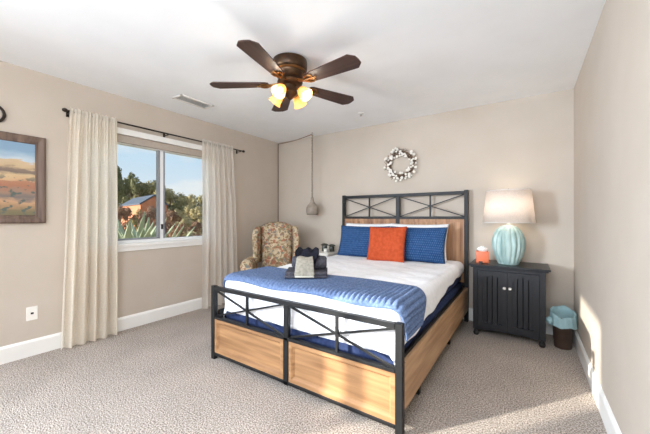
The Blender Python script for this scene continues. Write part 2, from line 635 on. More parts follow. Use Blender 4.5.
struct(mb.build('wall_left', M['wall']), 'beige wall with the window')
mb = MB()
mb.box(LX - WT, -3.05, FY - WT, FY, 0, CZ).box(0.05, RX + WT, FY - WT, FY, 0, CZ).box(-3.05, 0.05, FY - WT, FY, 2.3, CZ)
struct(mb.build('wall_front', M['wall']))


def baseboard(name, pts, nrm):
    # profile with a small stepped top, run between two points
    (ax, ay), (bx, by) = pts
    prof = [(0, 0), (0.016, 0), (0.016, 0.118), (0.012, 0.126), (0.006, 0.136), (0, 0.138)]
    P = [[(ax + nrm[0] * d_, ay + nrm[1] * d_, z_) for d_, z_ in prof], [(bx + nrm[0] * d_, by + nrm[1] * d_, z_) for d_, z_ in prof]]
    g = MB()
    g.grid(P)
    return struct(g.build(name, M['trim']), 'white painted baseboard')


baseboard('baseboard_left', [(LX, FY), (LX, BY)], (1, 0))
baseboard('baseboard_back', [(LX, BY), (RX, BY)], (0, -1))
baseboard('baseboard_right', [(RX, BY), (RX, FY)], (-1, 0))


def window(name, W_, mull, mw, label, mtop=9.0):
    y0, y1, z0, z1 = W_
    gx = LX - 0.09
    o = MB()
    fw = 0.05
    o.box(gx - 0.04, gx + 0.04, y0, y1, z0 - 0.03, z0 + 0.032)
    o.box(gx - 0.04, gx + 0.04, y0, y1, z1 - 0.085, z1)
    o.box(gx - 0.04, gx + 0.04, y0, y0 + fw, z0 + 0.032, z1 - 0.085)
    o.box(gx - 0.04, gx + 0.04, y1 - fw, y1, z0 + 0.032, z1 - 0.085)
    fr = o.build(name, M['vinyl'])
    struct(fr, label)
    g = MB()
    g.box(gx - 0.004, gx + 0.004, y0 + fw, y1 - fw, z0 + 0.032, z1 - 0.085)
    struct(g.build('pane', M['pane'], fr))
    g = MB()
    g.box(gx - 0.03, gx + 0.035, mull - mw / 2, mull + mw / 2, z0 + 0.032, min(z1 - 0.085, mtop))
    struct(g.build('mullion', M['vinyl'], fr))
    return fr, gx


fr, gx = window('window_1', W1, 1.86, 0.034, 'white sliding window with dry garden outside')
z0, z1 = W1[2] + 0.032, W1[3] - 0.085
g = MB()
for yy in (1.832, 1.888):
    g.box(gx - 0.02, gx + 0.03, yy - 0.011, yy + 0.011, z0, z1)
g.box(gx - 0.02, gx + 0.03, 1.12, 1.83, z0, z0 + 0.018)
struct(g.build('sash_stile', M['grey_vinyl'], fr))
struct(MB().box(gx + 0.03, gx + 0.05, 1.85, 1.868, 1.04, 1.10, 0.003).build('latch', M['dark'], fr), 'small dark latch')
sl = MB()
sl.box(LX - 0.05, LX + 0.035, W1[0] - 0.05, W1[1] + 0.05, 0.868, 0.90, 0.004)
sl.box(LX - 0.001, LX + 0.02, W1[0] - 0.03, W1[1] + 0.03, 0.822, 0.868, 0.003)
struct(sl.build('window_sill', M['trim'], fr), 'white sill and apron')
sl = MB()
sl.box(LX - 0.001, LX + 0.02, W1[0] - 0.05, W1[1] + 0.05, 2.046, 2.108, 0.003)
struct(sl.build('header_casing', M['trim'], fr))
sl = MB()
sl.box(LX - 0.048, LX - 0.006, W1[0] + 0.01, W1[1] - 0.01, 1.968, 2.044, 0.004)
struct(sl.build('raised_shade', M['shade_grey'], fr), 'taupe shade drawn fully up under the header')
window('window_2', W2, -1.816, 0.10, 'second window in the left wall, behind the viewer', 1.68)  # unseen mullion stops short, shaped to fit the sun patches indoors

# ------------------------------------------------------------------ curtains on their rod
CX = LX + 0.09
RODZ = 2.138
rod = thing('curtain_rod', 'thin dark curtain rod above the window with ball ends', 'curtain rod', (CX, 0.94, RODZ))
g = MB()
g.tube([(0, 0, 0), (0, 2.01, 0)], 0.0085, 10)
g.build('rod', M['rodblack'], rod, True)
for yy in (-0.012, 2.022):
    g = MB()
    g.lathe([(0.004, -0.02), (0.013, -0.016), (0.018, -0.004), (0.018, 0.006), (0.012, 0.018), (0.003, 0.022)], 14, mtx=Matrix.Translation((0, yy, 0)) @ Matrix.Rotation(R(90), 4, 'X'))
    g.build('finial', M['rodblack'], rod, True)
for yy in (0.03, 0.915, 1.97):
    g = MB()
    g.box(-0.09, -0.082, yy - 0.012, yy + 0.012, -0.035, 0.03, 0.003)
    g.bar((-0.085, yy, -0.01), (0, yy, -0.012), 0.012, 0.008)
    g.build('bracket', M['rodblack'], rod)

M['curtain'] = sheer('cream_linen_sheer', lin(252, 244, 231), 0.56, 0.05)
M['curtain_r'] = sheer('cream_linen_sheer_thin', lin(252, 246, 238), 0.58, 0.22)


def curtain(name, yt, yb, pleats, seed, m_, label):
    rr = random.Random(seed)
    ph = [rr.uniform(0, 6.28) for _ in range(6)]
    nu, nv = 150, 60
    P = []
    ztop, zbot = RODZ + 0.035, 0.008
    for j in range(nv + 1):
        v = j / nv
        z = ztop + (zbot - ztop) * v
        row = []
        sp_ = smooth01((v - 0.04) / 0.35)
        for i in range(nu + 1):
            u = i / nu
            uu = u + 0.018 * math.sin(2 * PI * u * 2.3 + ph[0]) * sp_
            ya = yt[0] + (yt[1] - yt[0]) * uu
            yb_ = yb[0] + (yb[1] - yb[0]) * uu
            y = ya + (yb_ - ya) * (v ** 0.8)
            fine = 0.009 * math.sin(2 * PI * pleats * 2.6 * u + ph[1]) * (1 - 0.8 * sp_)
            deep = (0.010 + 0.024 * sp_) * math.sin(2 * PI * pleats * u + ph[2] + 0.7 * math.sin(v * 2.2 + ph[3]))
            deep += 0.010 * sp_ * math.sin(2 * PI * pleats * 0.47 * u + ph[4])
            rodgap = 1.0
            d_ = (fine + deep) * rodgap
            nearrod = math.exp(-((z - RODZ) / 0.02) ** 2)
            if nearrod > 0.01:
                sgn = 0.011
                d_ = d_ * (1 - nearrod) + nearrod * (sgn + 0.3 * abs(fine))
            row.append((CX + d_, y, z + 0.006 * math.sin(2 * PI * pleats * 2.6 * u + ph[5]) * (1 - v) ** 8))
        P.append(row)
    g_ = MB()
    g_.grid(P)
    o = g_.build(name, m_, None, True, 180)
    return tag(o, label, 'curtain', 'sheer curtains')


curtain('curtain', (0.962, 1.335), (0.885, 1.345), 5.2, 3, M['curtain'], 'cream sheer curtain hanging left of the window, next to the painting')
curtain('curtain', (2.285, 2.765), (2.265, 2.885), 6.3, 9, M['curtain_r'], 'cream sheer curtain hanging right of the window, next to the armchair')

# ------------------------------------------------------------------ framed painting, ornament, wall plate
pic = thing('framed_painting', 'desert landscape painting in a weathered brown wooden frame on left wall', 'painting', (LX, 0.34, 1.13))
y0, y1, z0, z1 = -0.48, 0.475, 0.0, 0.74
fw = 0.068
g = MB()


def frame_ring(g, y0, y1, z0, z1, prof):
    loops = []
    for d_, x_ in prof:
        loops.append([(x_, y0 + d_, z0 + d_), (x_, y1 - d_, z0 + d_), (x_, y1 - d_, z1 - d_), (x_, y0 + d_, z1 - d_)])
    vs = [[g.b.verts.new(p) for p in L_] for L_ in loops]
    n = len(vs)
    for i in range(n):
        a, b_ = vs[i], vs[(i + 1) % n]
        for q in range(4):
            g.b.faces.new([a[q], a[(q + 1) % 4], b_[(q + 1) % 4], b_[q]])


frame_ring(g, y0, y1, z0, z1, [(0, 0.004), (0, 0.026), (0.012, 0.034), (0.03, 0.030), (0.05, 0.022), (fw - 0.006, 0.024), (fw, 0.018), (fw, 0.004)])
g.build('frame', M['picframe'], pic)
MB().box(0.004, 0.014, y0 + fw - 0.004, y1 - fw + 0.004, z0 + fw - 0.004, z1 - fw + 0.004).build('canvas', M['painting'], pic)

g = MB()
pts = []
for q in range(25):
    a = R(-60 + 300 * q / 24)
    pts.append((LX + 0.016, 0.508 + 0.062 * math.cos(a) * 0.92, 2.005 + 0.066 * math.sin(a)))
g.tube(pts, 0.0105, 8)
tag(g.build('wall_ornament', M['rodblack'], None, True), 'dark curved metal ornament on left wall above the painting', 'wall ornament')

pl = thing('wall_plate', 'white wall plate with one dark jack, low on the left wall', 'wall plate', (LX, 0.731, 0.36))
MB().box(0.0, 0.006, -0.036, 0.036, -0.058, 0.058, 0.003).build('cover', M['outlet'], pl)
MB().box(0.003, 0.009, -0.009, 0.009, -0.007, 0.009, 0.001).build('jack', M['dark'], pl)

# ------------------------------------------------------------------ ceiling: vent, sprinkler, fan
vt = thing('ceiling_vent', 'white slatted air vent in the ceiling near the window', 'vent', (-3.018, 1.918, CZ), 0)
g = MB()
L2, S2 = 0.195, 0.085
g.box(-S2, -S2 + 0.022, -L2, L2, -0.008, 0, 0.002).box(S2 - 0.022, S2, -L2, L2, -0.008, 0, 0.002)
g.box(-S2, S2, -L2, -L2 + 0.022, -0.008, 0, 0.002).box(-S2, S2, L2 - 0.022, L2, -0.008, 0, 0.002)
g.build('frame', M['trim'], vt)
MB().box(-S2 + 0.02, S2 - 0.02, -L2 + 0.02, L2 - 0.02, -0.0012, -0.0002).build('duct', M['ventgrey'], vt)
for q in range(6):
    xx = -S2 + 0.034 + q * 0.0204
    MB().bar((xx, -L2 + 0.02, -0.005), (xx, L2 - 0.02, -0.005), 0.0195, 0.0015, (0.38, 0, 1)).build('slat', M['trim'], vt)

sp_ = thing('fire_sprinkler', 'small sprinkler head on the ceiling right of the fan', 'sprinkler', (-1.664, 3.253, CZ))
MB().lathe([(0.034, 0), (0.032, -0.005), (0.016, -0.008), (0.012, -0.012)], 20).build('escutcheon', M['trim'], sp_, True)
MB().lathe([(0.008, -0.012), (0.006, -0.03), (0.016, -0.032), (0.016, -0.035), (0.003, -0.038)], 14).build('nozzle', M['chrome'], sp_, True)

FANX, FANY = -1.581, 1.846
fan = thing('ceiling_fan', 'bronze ceiling fan with five dark wooden blades and lit amber lights', 'ceiling fan', (FANX, FANY, CZ))
MB().lathe([(0.120, 0), (0.136, -0.008), (0.138, -0.02), (0.138, -0.072), (0.132, -0.084), (0.122, -0.092)], 40).build('motor_canopy', M['bronze'], fan, True)
MB().lathe([(0.124, -0.090), (0.131, -0.094), (0.131, -0.100), (0.122, -0.106)], 40).build('trim_ring', M['brass'], fan, True)
MB().lathe([(0.118, -0.104), (0.116, -0.118), (0.10, -0.142), (0.085, -0.15), (0.098, -0.162), (0.102, -0.178), (0.092, -0.196), (0.07, -0.206)], 40).build('motor_housing', M['bronze'], fan, True)
MB().lathe([(0.055, -0.204), (0.05, -0.23), (0.058, -0.245), (0.062, -0.262), (0.05, -0.285), (0.026, -0.30), (0.012, -0.312), (0.003, -0.318)], 32).build('light_hub', M['bronze'], fan, True)
BLZ = -0.196


def blade_mesh():
    g_ = MB()
    pts = [(0.170, -0.042), (0.195, -0.055), (0.40, -0.069), (0.595, -0.080), (0.636, -0.040), (0.640, 0.0), (0.636, 0.040), (0.595, 0.080), (0.40, 0.069), (0.195, 0.055), (0.170, 0.042)]
    g_.prism([(x_, y_, 0) for x_, y_ in pts], (0, 0, 0.008))
    return g_


def iron_mesh():
    g_ = MB()
    g_.bar((0.085, 0, 0.010), (0.165, 0, -0.002), 0.026, 0.012)
    for s_ in (-1, 1):
        pts = [(0.14, 0, -0.004), (0.165, 0.02 * s_, -0.005), (0.19, 0.040 * s_, -0.006), (0.22, 0.044 * s_, -0.006), (0.24, 0.030 * s_, -0.006), (0.238, 0.012 * s_, -0.006), (0.215, 0.006 * s_, -0.006)]
        g_.tube(pts, 0.0065, 6)
    g_.tube([(0.15, 0, -0.005), (0.20, 0, -0.006), (0.262, 0, -0.006)], [0.011, 0.009, 0.006], 8)
    g_.lathe([(0.009, -0.014), (0.011, -0.006), (0.006, -0.002)], 10, org=(0.262, 0, 0))
    return g_


bl0 = ir0 = None
for q in range(5):
    if bl0 is None:
        bl0 = blade_mesh().build('blade', M['blade'], fan)
        ir0 = iron_mesh().build('blade_iron', M['brass'], bl0, True)
        bl, ir = bl0, ir0
    else:
        bl = bl0.copy(); C.objects.link(bl); bl.parent = fan
        ir = ir0.copy(); C.objects.link(ir); ir.parent = bl
    bl.location = (0, 0, BLZ)
    bl.rotation_euler = (Matrix.Rotation(R(-3.5 + 72 * q), 4, 'Z') @ Matrix.Rotation(R(-7), 4, 'X')).to_euler()
for q in range(4):
    a = R(6 + 90 * q)
    dx, dy = math.cos(a), math.sin(a)
    g = MB()
    g.tube([(0.045 * dx, 0.045 * dy, -0.25), (0.075 * dx, 0.075 * dy, -0.238), (0.092 * dx, 0.092 * dy, -0.244), (0.100 * dx, 0.100 * dy, -0.258)], 0.008, 8)
    g.build('lamp_arm', M['bronze'], fan, True)
    ax = Vector((dx * 0.72, dy * 0.72, -0.69)).normalized()
    mt = ax.to_track_quat('Z', 'Y').to_matrix().to_4x4()
    mt.translation = Vector((0.094 * dx, 0.094 * dy, -0.250))
    sh = MB().lathe([(0.017, 0.0), (0.022, 0.006), (0.034, 0.016), (0.042, 0.034), (0.044, 0.056), (0.05, 0.078), (0.057, 0.088)], 28, mtx=mt, caps=False).build('glass_shade', M['fanglass'], fan, True)
    solid(sh, 0.003, 0)
    MB().lathe([(0.019, -0.008), (0.02, 0.008), (0.016, 0.012)], 18, mtx=mt).build('socket_cup', M['bronze'], fan, True)
    bu = MB()
    bu.lathe([(0.010, 0.012), (0.012, 0.022), (0.021, 0.036), (0.024, 0.048), (0.018, 0.062), (0.006, 0.069)], 16, mtx=mt)
    bu.build('bulb', M['bulb'], fan, True)
    ld = bpy.data.lights.new('bulb_light', 'POINT')
    ld.energy = 3.2
    ld.color = (1.0, 0.92, 0.78)
    ld.shadow_soft_size = 0.03
    lo = bpy.data.objects.new('bulb_light', ld)
    C.objects.link(lo)
    lo.parent = fan
    lo.location = mt @ Vector((0, 0, 0.098))

# ------------------------------------------------------------------ swag pendant in the corner
HX, HY = -2.66, 3.612
pen = thing('pendant_lamp', 'grey bottle-shaped pendant lamp hanging on a braided cord in the corner', 'pendant lamp', (HX, HY, CZ))
prof = [(0.018, 1.475), (0.020, 1.44), (0.028, 1.41), (0.046, 1.38), (0.070, 1.355), (0.084, 1.325), (0.088, 1.29), (0.085, 1.25), (0.078, 1.215)]
o = MB().lathe([(r_, z_ - CZ) for r_, z_ in prof], 36, caps=False).build('lamp_shade', M['concrete'], pen, True)
solid(o, 0.006, 0)
g = MB()
for s_ in (0, PI):
    pts = []
    for q in range(160):
        z = -0.03 - (0.94) * q / 159
        a = q * 0.45 + s_
        pts.append((0.008 * math.cos(a), 0.008 * math.sin(a), z))
    g.tube(pts, 0.0068, 5)
g.build('braided_cord', M['cordm'], pen, True)
g = MB()
g.tube([(0, 0, 0), (0, 0, -0.02), (0.008, 0, -0.032), (0, 0, -0.042), (-0.007, 0, -0.034)], 0.003, 6)
g.lathe([(0.012, 0), (0.012, -0.004), (0.005, -0.006)], 12)
g.build('ceiling_hook', M['chrome'], pen, True)
g = MB()
cx_, cy_ = LX + 0.012 - HX, BY - 0.012 - HY
pts = []
for q in range(21):
    u = q / 20
    pts.append((cx_ * u, cy_ * u, -0.022 - 0.02 * math.sin(PI * u) * (1 - 0.3 * u)))
pts += [(cx_, cy_, -0.10), (cx_, cy_, -1.2), (cx_, cy_, -2.0), (cx_, cy_, -2.28)]
g.tube(pts, 0.0055, 6)
g.build('swagged_cord', M['twig'], pen, True)

# ------------------------------------------------------------------ wreath
wr = thing('cotton_wreath', 'round wreath of white cotton bolls and brown twigs above the bed', 'wreath', (-1.355, BY, 1.862))
g = MB()
for s_ in range(5):
    pts = []
    for q in range(40):
        a = 2 * PI * q / 40
        rr_ = 0.152 + 0.018 * math.sin(3 * a + s_ * 1.3) + rnd.uniform(-.004, .004)
        pts.append((rr_ * math.cos(a), -0.028 + 0.012 * math.sin(4 * a + s_ * 2.1), rr_ * math.sin(a)))
    g.tube(pts, 0.0055, 5, closed=True)
for q in range(150):
    a = rnd.uniform(0, 2 * PI)
    r0 = rnd.uniform(0.13, 0.18)
    p = Vector((r0 * math.cos(a), -0.03, r0 * math.sin(a)))
    aa = a + rnd.choice((-0.9, 0.9, 0.5, -0.4, 2.9))
    L_ = rnd.uniform(0.04, 0.085)
    q_ = p + Vector((math.cos(aa) * L_, -rnd.uniform(0, 0.02), math.sin(aa) * L_))
    if q_.length < 0.235 and math.hypot(q_.x, q_.z) > 0.105:
        g.tube([p, (p + q_) / 2 + Vector((0, -.005, 0)), q_], [0.003, 0.0025, 0.0015], 4)
g.build('twig_ring', M['twig'], wr, True)


def boll(seed):
    rr = random.Random(seed)
    g_ = MB()
    for q in range(5):
        t_ = bmesh.new()
        bmesh.ops.create_icosphere(t_, subdivisions=1, radius=0.0095 * rr.uniform(0.9, 1.2))
        a = q * 2 * PI / 5
        g_.add(t_, Matrix.Translation((0.009 * math.cos(a), rr.uniform(-.004, .004), 0.009 * math.sin(a))))
    return g_


b0 = [boll(s_).build('cotton_boll', M['cotton'], wr, True, 180) for s_ in range(3)]
cnt = 0
for q in range(76):
    a = 2 * PI * q / 76 + rnd.uniform(-0.06, 0.06)
    rr_ = rnd.choice((0.122, 0.145, 0.165, 0.185, 0.208)) + rnd.uniform(-0.012, 0.012)
    o = b0[q] if q < 3 else b0[q % 3].copy()
    if q >= 3:
        C.objects.link(o); o.parent = wr
    o.location = (rr_ * math.cos(a), -0.045 - rnd.uniform(0, 0.018), rr_ * math.sin(a))
    o.rotation_euler = (rnd.uniform(-.6, .6), rnd.uniform(0, 6), rnd.uniform(-.6, .6))
    s_ = rnd.uniform(0.7, 1.25)
    o.scale = (s_, s_, s_)

# ------------------------------------------------------------------ bed frame
BX0, BX1 = -2.195, -0.549
FYB = 1.552
HYB = 3.70
bed = thing('bed_frame', 'black metal and oak bed frame with tall headboard and crossed bars', 'bed', ((BX0 + BX1) / 2, FYB, 0))
ox, oy = (BX0 + BX1) / 2, FYB
HW = (BX1 - BX0) / 2
PW = 0.042


def lb(mb, x0, x1, y0, y1, z0, z1, bev=0.003):
    return mb.box(x0, x1, y0 - oy, y1 - oy, z0, z1, bev, 1)


for s_ in (-1, 1):
    xx = s_ * (HW - PW / 2)
    g = MB(); lb(g, xx - PW / 2, xx + PW / 2, FYB, FYB + 0.038, 0, 0.610); g.build('foot_post', M['black'], bed)
    g = MB(); lb(g, xx - PW / 2, xx + PW / 2, HYB, HYB + 0.045, 0, 1.490); g.build('head_post', M['black'], bed)
g = MB(); lb(g, -0.021, 0.021, FYB + 0.002, FYB + 0.036, 0.03, 0.577); g.build('foot_centre_post', M['black'], bed)
g = MB(); lb(g, -0.026, 0.026, HYB + 0.003, HYB + 0.04, 0.15, 1.445); g.build('head_centre_post', M['black'], bed)
xi = HW - PW
for (nm, y_, zs, dy) in (('foot', FYB, ((0.576, 0.606), (0.336, 0.358), (0.036, 0.06)), 0.036), ('head', HYB, ((1.442, 1.480), (1.158, 1.19), (0.40, 0.44)), 0.04)):
    for (za, zb), pn in zip(zs, ('top_rail', 'middle_rail', 'bottom_rail')):
        g = MB(); lb(g, -xi, xi, y_ + 0.002, y_ + dy, za, zb); g.build(nm + '_' + pn, M['black'], bed)
for nm, y_, za, zb in (('foot', FYB, 0.358, 0.576), ('head', HYB, 1.19, 1.442)):
    for s_ in (-1, 1):
        xa, xb = (0.025, xi) if s_ > 0 else (-xi, -0.025)
        xc = (xa + xb) / 2
        yy = y_ + 0.02 - oy
        tk = 0.0125 if nm == 'foot' else 0.0115
        g = MB(); g.box(xc - tk / 2 - 0.003, xc + tk / 2 + 0.003, yy - 0.008, yy + 0.008, za, zb); g.build(nm + '_upright', M['black'], bed)
        for (p0, p1, off) in (((xa, za), (xb, zb), 0.006), ((xa, zb), (xb, za), -0.006)):
            g = MB(); g.bar((p0[0], yy + off, p0[1]), (p1[0], yy + off, p1[1]), 0.012, tk); g.build(nm + '_cross_bar', M['black'], bed)
# panels of the footboard
for s_ in (-1, 1):
    xa, xb = (0.025, xi) if s_ > 0 else (-xi, -0.025)
    y_ = FYB + 0.006 - oy
    za, zb = 0.06, 0.336
    g = MB()
    fwp = 0.042
    loops = []
    for d_, yy in ((0, y_ + 0.024), (0, y_), (fwp - 0.018, y_), (fwp, y_ + 0.018), (fwp, y_ + 0.026)):
        loops.append([g.b.verts.new((xx, yy, zz)) for xx, zz in ((xa + d_, za + d_), (xb - d_, za + d_), (xb - d_, zb - d_), (xa + d_, zb - d_))])
    for i in range(len(loops)):
        a, b_ = loops[i], loops[(i + 1) % len(loops)]
        for q in range(4):
            g.b.faces.new([a[q], a[(q + 1) % 4], b_[(q + 1) % 4], b_[q]])
    pf = g.build('footboard_panel', M['woodx'], bed)
    MB().box(xa + fwp - 0.004, xb - fwp + 0.004, y_ + 0.0175, y_ + 0.025, za + fwp - 0.004, zb - fwp + 0.004).build('panel_inset', M['woodx'], pf)
    # headboard planks
    y_ = HYB + 0.008 - oy
    g = MB()
    g.box(xa, xb, y_ - 0.004, y_ + 0.02, 1.125, 1.158, 0.002).box(xa, xa + 0.03, y_ - 0.004, y_ + 0.02, 0.44, 1.125, 0.002).box(xb - 0.03, xb, y_ - 0.004, y_ + 0.02, 0.44, 1.125, 0.002)
    pf = g.build('headboard_panel', M['woodz'], bed)
    g = MB()
    n_ = 7
    wdt = (xb - xa - 0.06) / n_
    for q in range(n_):
        g.box(xa + 0.03 + q * wdt + 0.0012, xa + 0.03 + (q + 1) * wdt - 0.0012, y_ + 0.003, y_ + 0.016, 0.44, 1.126, 0.002, 1)
    g.build('planks', M['woodz'], pf)
    # side rails
    xs = s_ * (HW - 0.014)
    g = MB(); lb(g, xs - 0.013, xs + 0.013, FYB + 0.045, HYB, 0.13, 0.388, 0.003); sr = g.build('side_rail', M['woody'], bed)
    g = MB(); lb(g, xs - 0.013 - (0.022 if s_ > 0 else -0.026), xs + 0.013 - (0.026 if s_ > 0 else -0.022), FYB + 0.05, HYB - 0.005, 0.20, 0.402, 0.002); g.build('rail_angle', M['black'], sr)
    for yy in (2.0, 2.95):
        g = MB(); lb(g, xs - 0.05 * s_ - 0.02, xs - 0.05 * s_ + 0.02, yy, yy + 0.04, 0.0, 0.26); g.build('support_leg', M['black'], bed)

# ------------------------------------------------------------------ mattress set: box base, mattress, quilt, throw
MX0, MX1, MY0, MY1 = -2.135, -0.605, 1.640, 3.675
g = MB()
g.box(MX0, MX1, MY0, MY1, 0.265, 0.45, 0.03, 4)
bx = g.build('box_spring', M['navy'], None, True)
tag(bx, 'navy blue covered box spring inside the bed frame', 'box spring')
g = MB()
g.box(MX0 + 0.005, MX1 - 0.005, MY0 + 0.005, MY1, 0.452, 0.645, 0.045, 5)
mt_ = g.build('mattress', M['navy'], None, True)
tag(mt_, 'mattress in a navy blue cover under the white quilt', 'mattress')


def drape(px, py, top, rc, re, x0, x1, y0, y1, gap=0.0, flare=0.0):
    """sheet point (px,py) laid over a rounded rectangle, hanging down past its edges"""
    qx = min(max(px, x0 + rc), x1 - rc)
    qy = min(max(py, y0 + rc), y1 - rc)
    d_ = Vector((px - qx, py - qy, 0))
    rho = d_.length
    if rho < 1e-6:
        return Vector((px, py, top)), Vector((0, 0, 1)), 0.0
    n_ = d_ / rho
    flat = rc - re
    if rho <= flat:
        return Vector((px, py, top)), Vector((0, 0, 1)), 0.0
    arc = re * PI / 2
    s_ = rho - flat
    if s_ < arc:
        a = s_ / re
        pos = Vector((qx, qy, top)) + n_ * (flat + re * math.sin(a)) + Vector((0, 0, -re * (1 - math.cos(a))))
        nn = n_ * math.sin(a) + Vector((0, 0, math.cos(a)))
        return pos, nn, 0.0
    dn = s_ - arc
    pos = Vector((qx, qy, top)) + n_ * (flat + re + flare * dn) + Vector((0, 0, -re - dn))
    return pos, n_, dn


def lerp(a, b_, t_):
    return a + (b_ - a) * t_


# white quilt: hems on both sides and at the foot
def qdrop(y):      # how far the quilt hangs on the sides
    ks = [(1.55, 0.205), (1.95, 0.195), (2.12, 0.165), (2.30, 0.165), (2.48, 0.16), (2.65, 0.125), (2.85, 0.10), (3.1, 0.085), (3.7, 0.08)]
    for (ya, da), (yb, db) in zip(ks, ks[1:]):
        if y <= yb:
            return lerp(da, db, smooth01((y - ya) / (yb - ya)))
    return 0.07


QT = 0.668
nx, ny = 130, 150
P = []
qx0, qx1, qy0, qy1 = MX0 - 0.008, MX1 + 0.008, MY0 - 0.008, 3.66
for j in range(ny + 1):
    v = j / ny
    row = []
    for i in range(nx + 1):
        u = i / nx
        ylin = lerp(qy0 - 0.245, qy1, v)
        dd = qdrop(max(ylin, qy0)) + 0.008 * math.sin(ylin * 17)
        xlin = lerp(qx0 - dd, qx1 + dd, u)
        p, nrm, dn = drape(xlin, ylin, QT, 0.07, 0.055, qx0, qx1, qy0, 9.0)
        wv = 0.004 * math.sin(9 * xlin + 3 * ylin) + 0.003 * math.sin(23 * ylin + 5 * xlin)
        wv += dn * 0.02 * (1 + math.sin((xlin if ylin < qy0 else ylin) * 21))
        p = p + nrm * (0.003 + abs(wv))
        row.append(p)
    P.append(row)
g = MB()
g.grid(P)
qt = solid(g.build('quilt', M['white_sheet'], None, True, 180), 0.006, 1)
tag(qt, 'white quilt spread over the mattress, hem hanging over the navy base', 'quilt')

# throw: ribs run from foot to head
P = []
RS = 0.034
TX0, TX1 = qx0 - 0.19, qx1 + 0.185
TY0, TY1 = qy0 - 0.012, 2.115
nx, ny = 640, 44
for j in range(ny + 1):
    v = j / ny
    row = []
    for i in range(nx + 1):
        u = i / nx
        xl = lerp(TX0, TX1, u)
        side = smooth01((xl - (qx1 - 0.1)) / 0.3)
        y_hi = TY1 + 0.012 * math.sin(xl * 5) - 0.03 * smooth01((xl + 1.2) / 0.7) - 0.10 * smooth01((xl - qx1 - 0.02) / 0.2)
        y_lo = TY0 + 0.008 * math.sin(xl * 9) + 0.02 * side
        yl = lerp(y_lo, y_hi, v)
        p, nrm, dn = drape(xl, yl, QT + 0.014, 0.085, 0.07, qx0 - 0.012, qx1 + 0.012, qy0 - 0.012, 9.0)
        rib = abs(math.sin(PI * xl / RS)) ** 0.7
        edge = min(v, 1 - v) * (y_hi - y_lo)
        hem = 1 - smooth01((edge - 0.012) / 0.02)
        h_ = 0.016 * rib * (1 - hem) + 0.011 * hem
        p = p + nrm * (0.006 + h_ + 0.004 * abs(math.sin(3 * xl + 8 * yl)) + dn * 0.02 * (1 + math.sin(yl * 19)))
        row.append(p)
    P.append(row)
g = MB()
g.grid(P)
th_ = solid(g.build('throw_blanket', M['throw'], None, True, 180), 0.012, -1)
tag(th_, 'blue ribbed knit throw folded across the foot of the bed', 'blanket')


# ------------------------------------------------------------------ pillows
def pillow(wd, ht, th, seed, n_=30, pinch=0.06):
    rr = random.Random(seed)
    ph = rr.uniform(0, 6)
    g_ = MB()
    sides = []
    for s_ in (-1, 1):
        P_ = []
        for j in range(n_ + 1):
            row = []
            for i in range(n_ + 1):
                u, v = 2 * i / n_ - 1, 2 * j / n_ - 1
                bulge = max(0.0, (1 - abs(u) ** 2.6) * (1 - abs(v) ** 2.6)) ** 0.55
                x_ = wd / 2 * u * (1 - pinch * (1 - abs(v) ** 2) * abs(u) ** 3)
                z_ = ht / 2 * v * (1 - pinch * (1 - abs(u) ** 2) * abs(v) ** 3)
                y_ = s_ * th / 2 * bulge * (1 + 0.06 * math.sin(5 * u + ph) * math.sin(4 * v + ph))
                row.append((x_, y_, z_))
            P_.append(row)
        g_.grid(P_)
    bmesh.ops.remove_doubles(g_.b, verts=g_.b.verts, dist=0.0005)
    return g_


def place(o, loc, tilt, rz=0, roll=0):
    o.location = loc
    o.rotation_euler = (Matrix.Rotation(R(rz), 4, 'Z') @ Matrix.Rotation(R(tilt), 4, 'X') @ Matrix.Rotation(R(roll), 4, 'Y')).to_euler()
    return o


o = place(pillow(0.70, 0.45, 0.16, 1).build('pillow', M['white_sheet'], None, True, 180), (-1.745, 3.575, 0.885), -14)
tag(o, 'white pillow behind the left blue sham, only its top edge showing', 'pillow', 'white pillows')
o = place(pillow(0.70, 0.45, 0.16, 2).build('pillow', M['white_sheet'], None, True, 180), (-1.085, 3.575, 0.885), -14)
tag(o, 'white pillow behind the right blue sham, its right edge showing', 'pillow', 'white pillows')
o = place(pillow(0.69, 0.415, 0.15, 3).build('sham_pillow', M['sham'], None, True, 180), (-1.735, 3.435, 0.872), -16, 1)
tag(o, 'blue stitched pillow left of the orange cushion', 'pillow', 'blue shams')
o = place(pillow(0.67, 0.415, 0.15, 4).build('sham_pillow', M['sham'], None, True, 180), (-1.055, 3.435, 0.872), -16, -1)
tag(o, 'blue stitched pillow right of the orange cushion', 'pillow', 'blue shams')
o = place(pillow(0.465, 0.425, 0.14, 5).build('cushion', M['orange'], None, True, 180), (-1.355, 3.285, 0.868), -16, 0, -1)
tag(o, 'square orange cushion leaning between the two blue pillows', 'cushion')


# ------------------------------------------------------------------ towels on the throw
TZ = QT + 0.036
tw = Vector((-1.482, 1.946, TZ))
trz = R(34)
def towel_fold(wd, dp, layers, lt, seed):
    g_ = MB()
    rr = random.Random(seed)
    for q in range(layers):
        e_ = rr.uniform(-0.008, 0.008)
        g_.box(-wd / 2 + e_, wd / 2 + e_, -dp / 2 + rr.uniform(-.004, .004), dp / 2, q * lt, (q + 1) * lt * 1.02, lt * 0.48, 4)
    for v in g_.b.verts:
        n_ = noise.noise(v.co * 9 + Vector((seed, 0, 0)))
        v.co.z += 0.008 * n_ * (v.co.z / (layers * lt) + 0.1) + 0.02 * (v.co.x / wd) ** 2
        v.co.x += 0.006 * noise.noise(v.co * 14)
    return g_
o = towel_fold(0.33, 0.25, 2, 0.023, 4).build('bath_towel', M['charcoal'], None, True, 60)
o.location = tw; o.rotation_euler = (0, 0, trz)
tag(o, 'charcoal bath towel folded flat, bottom of the towel stack', 'towel', 'towels on the bed')
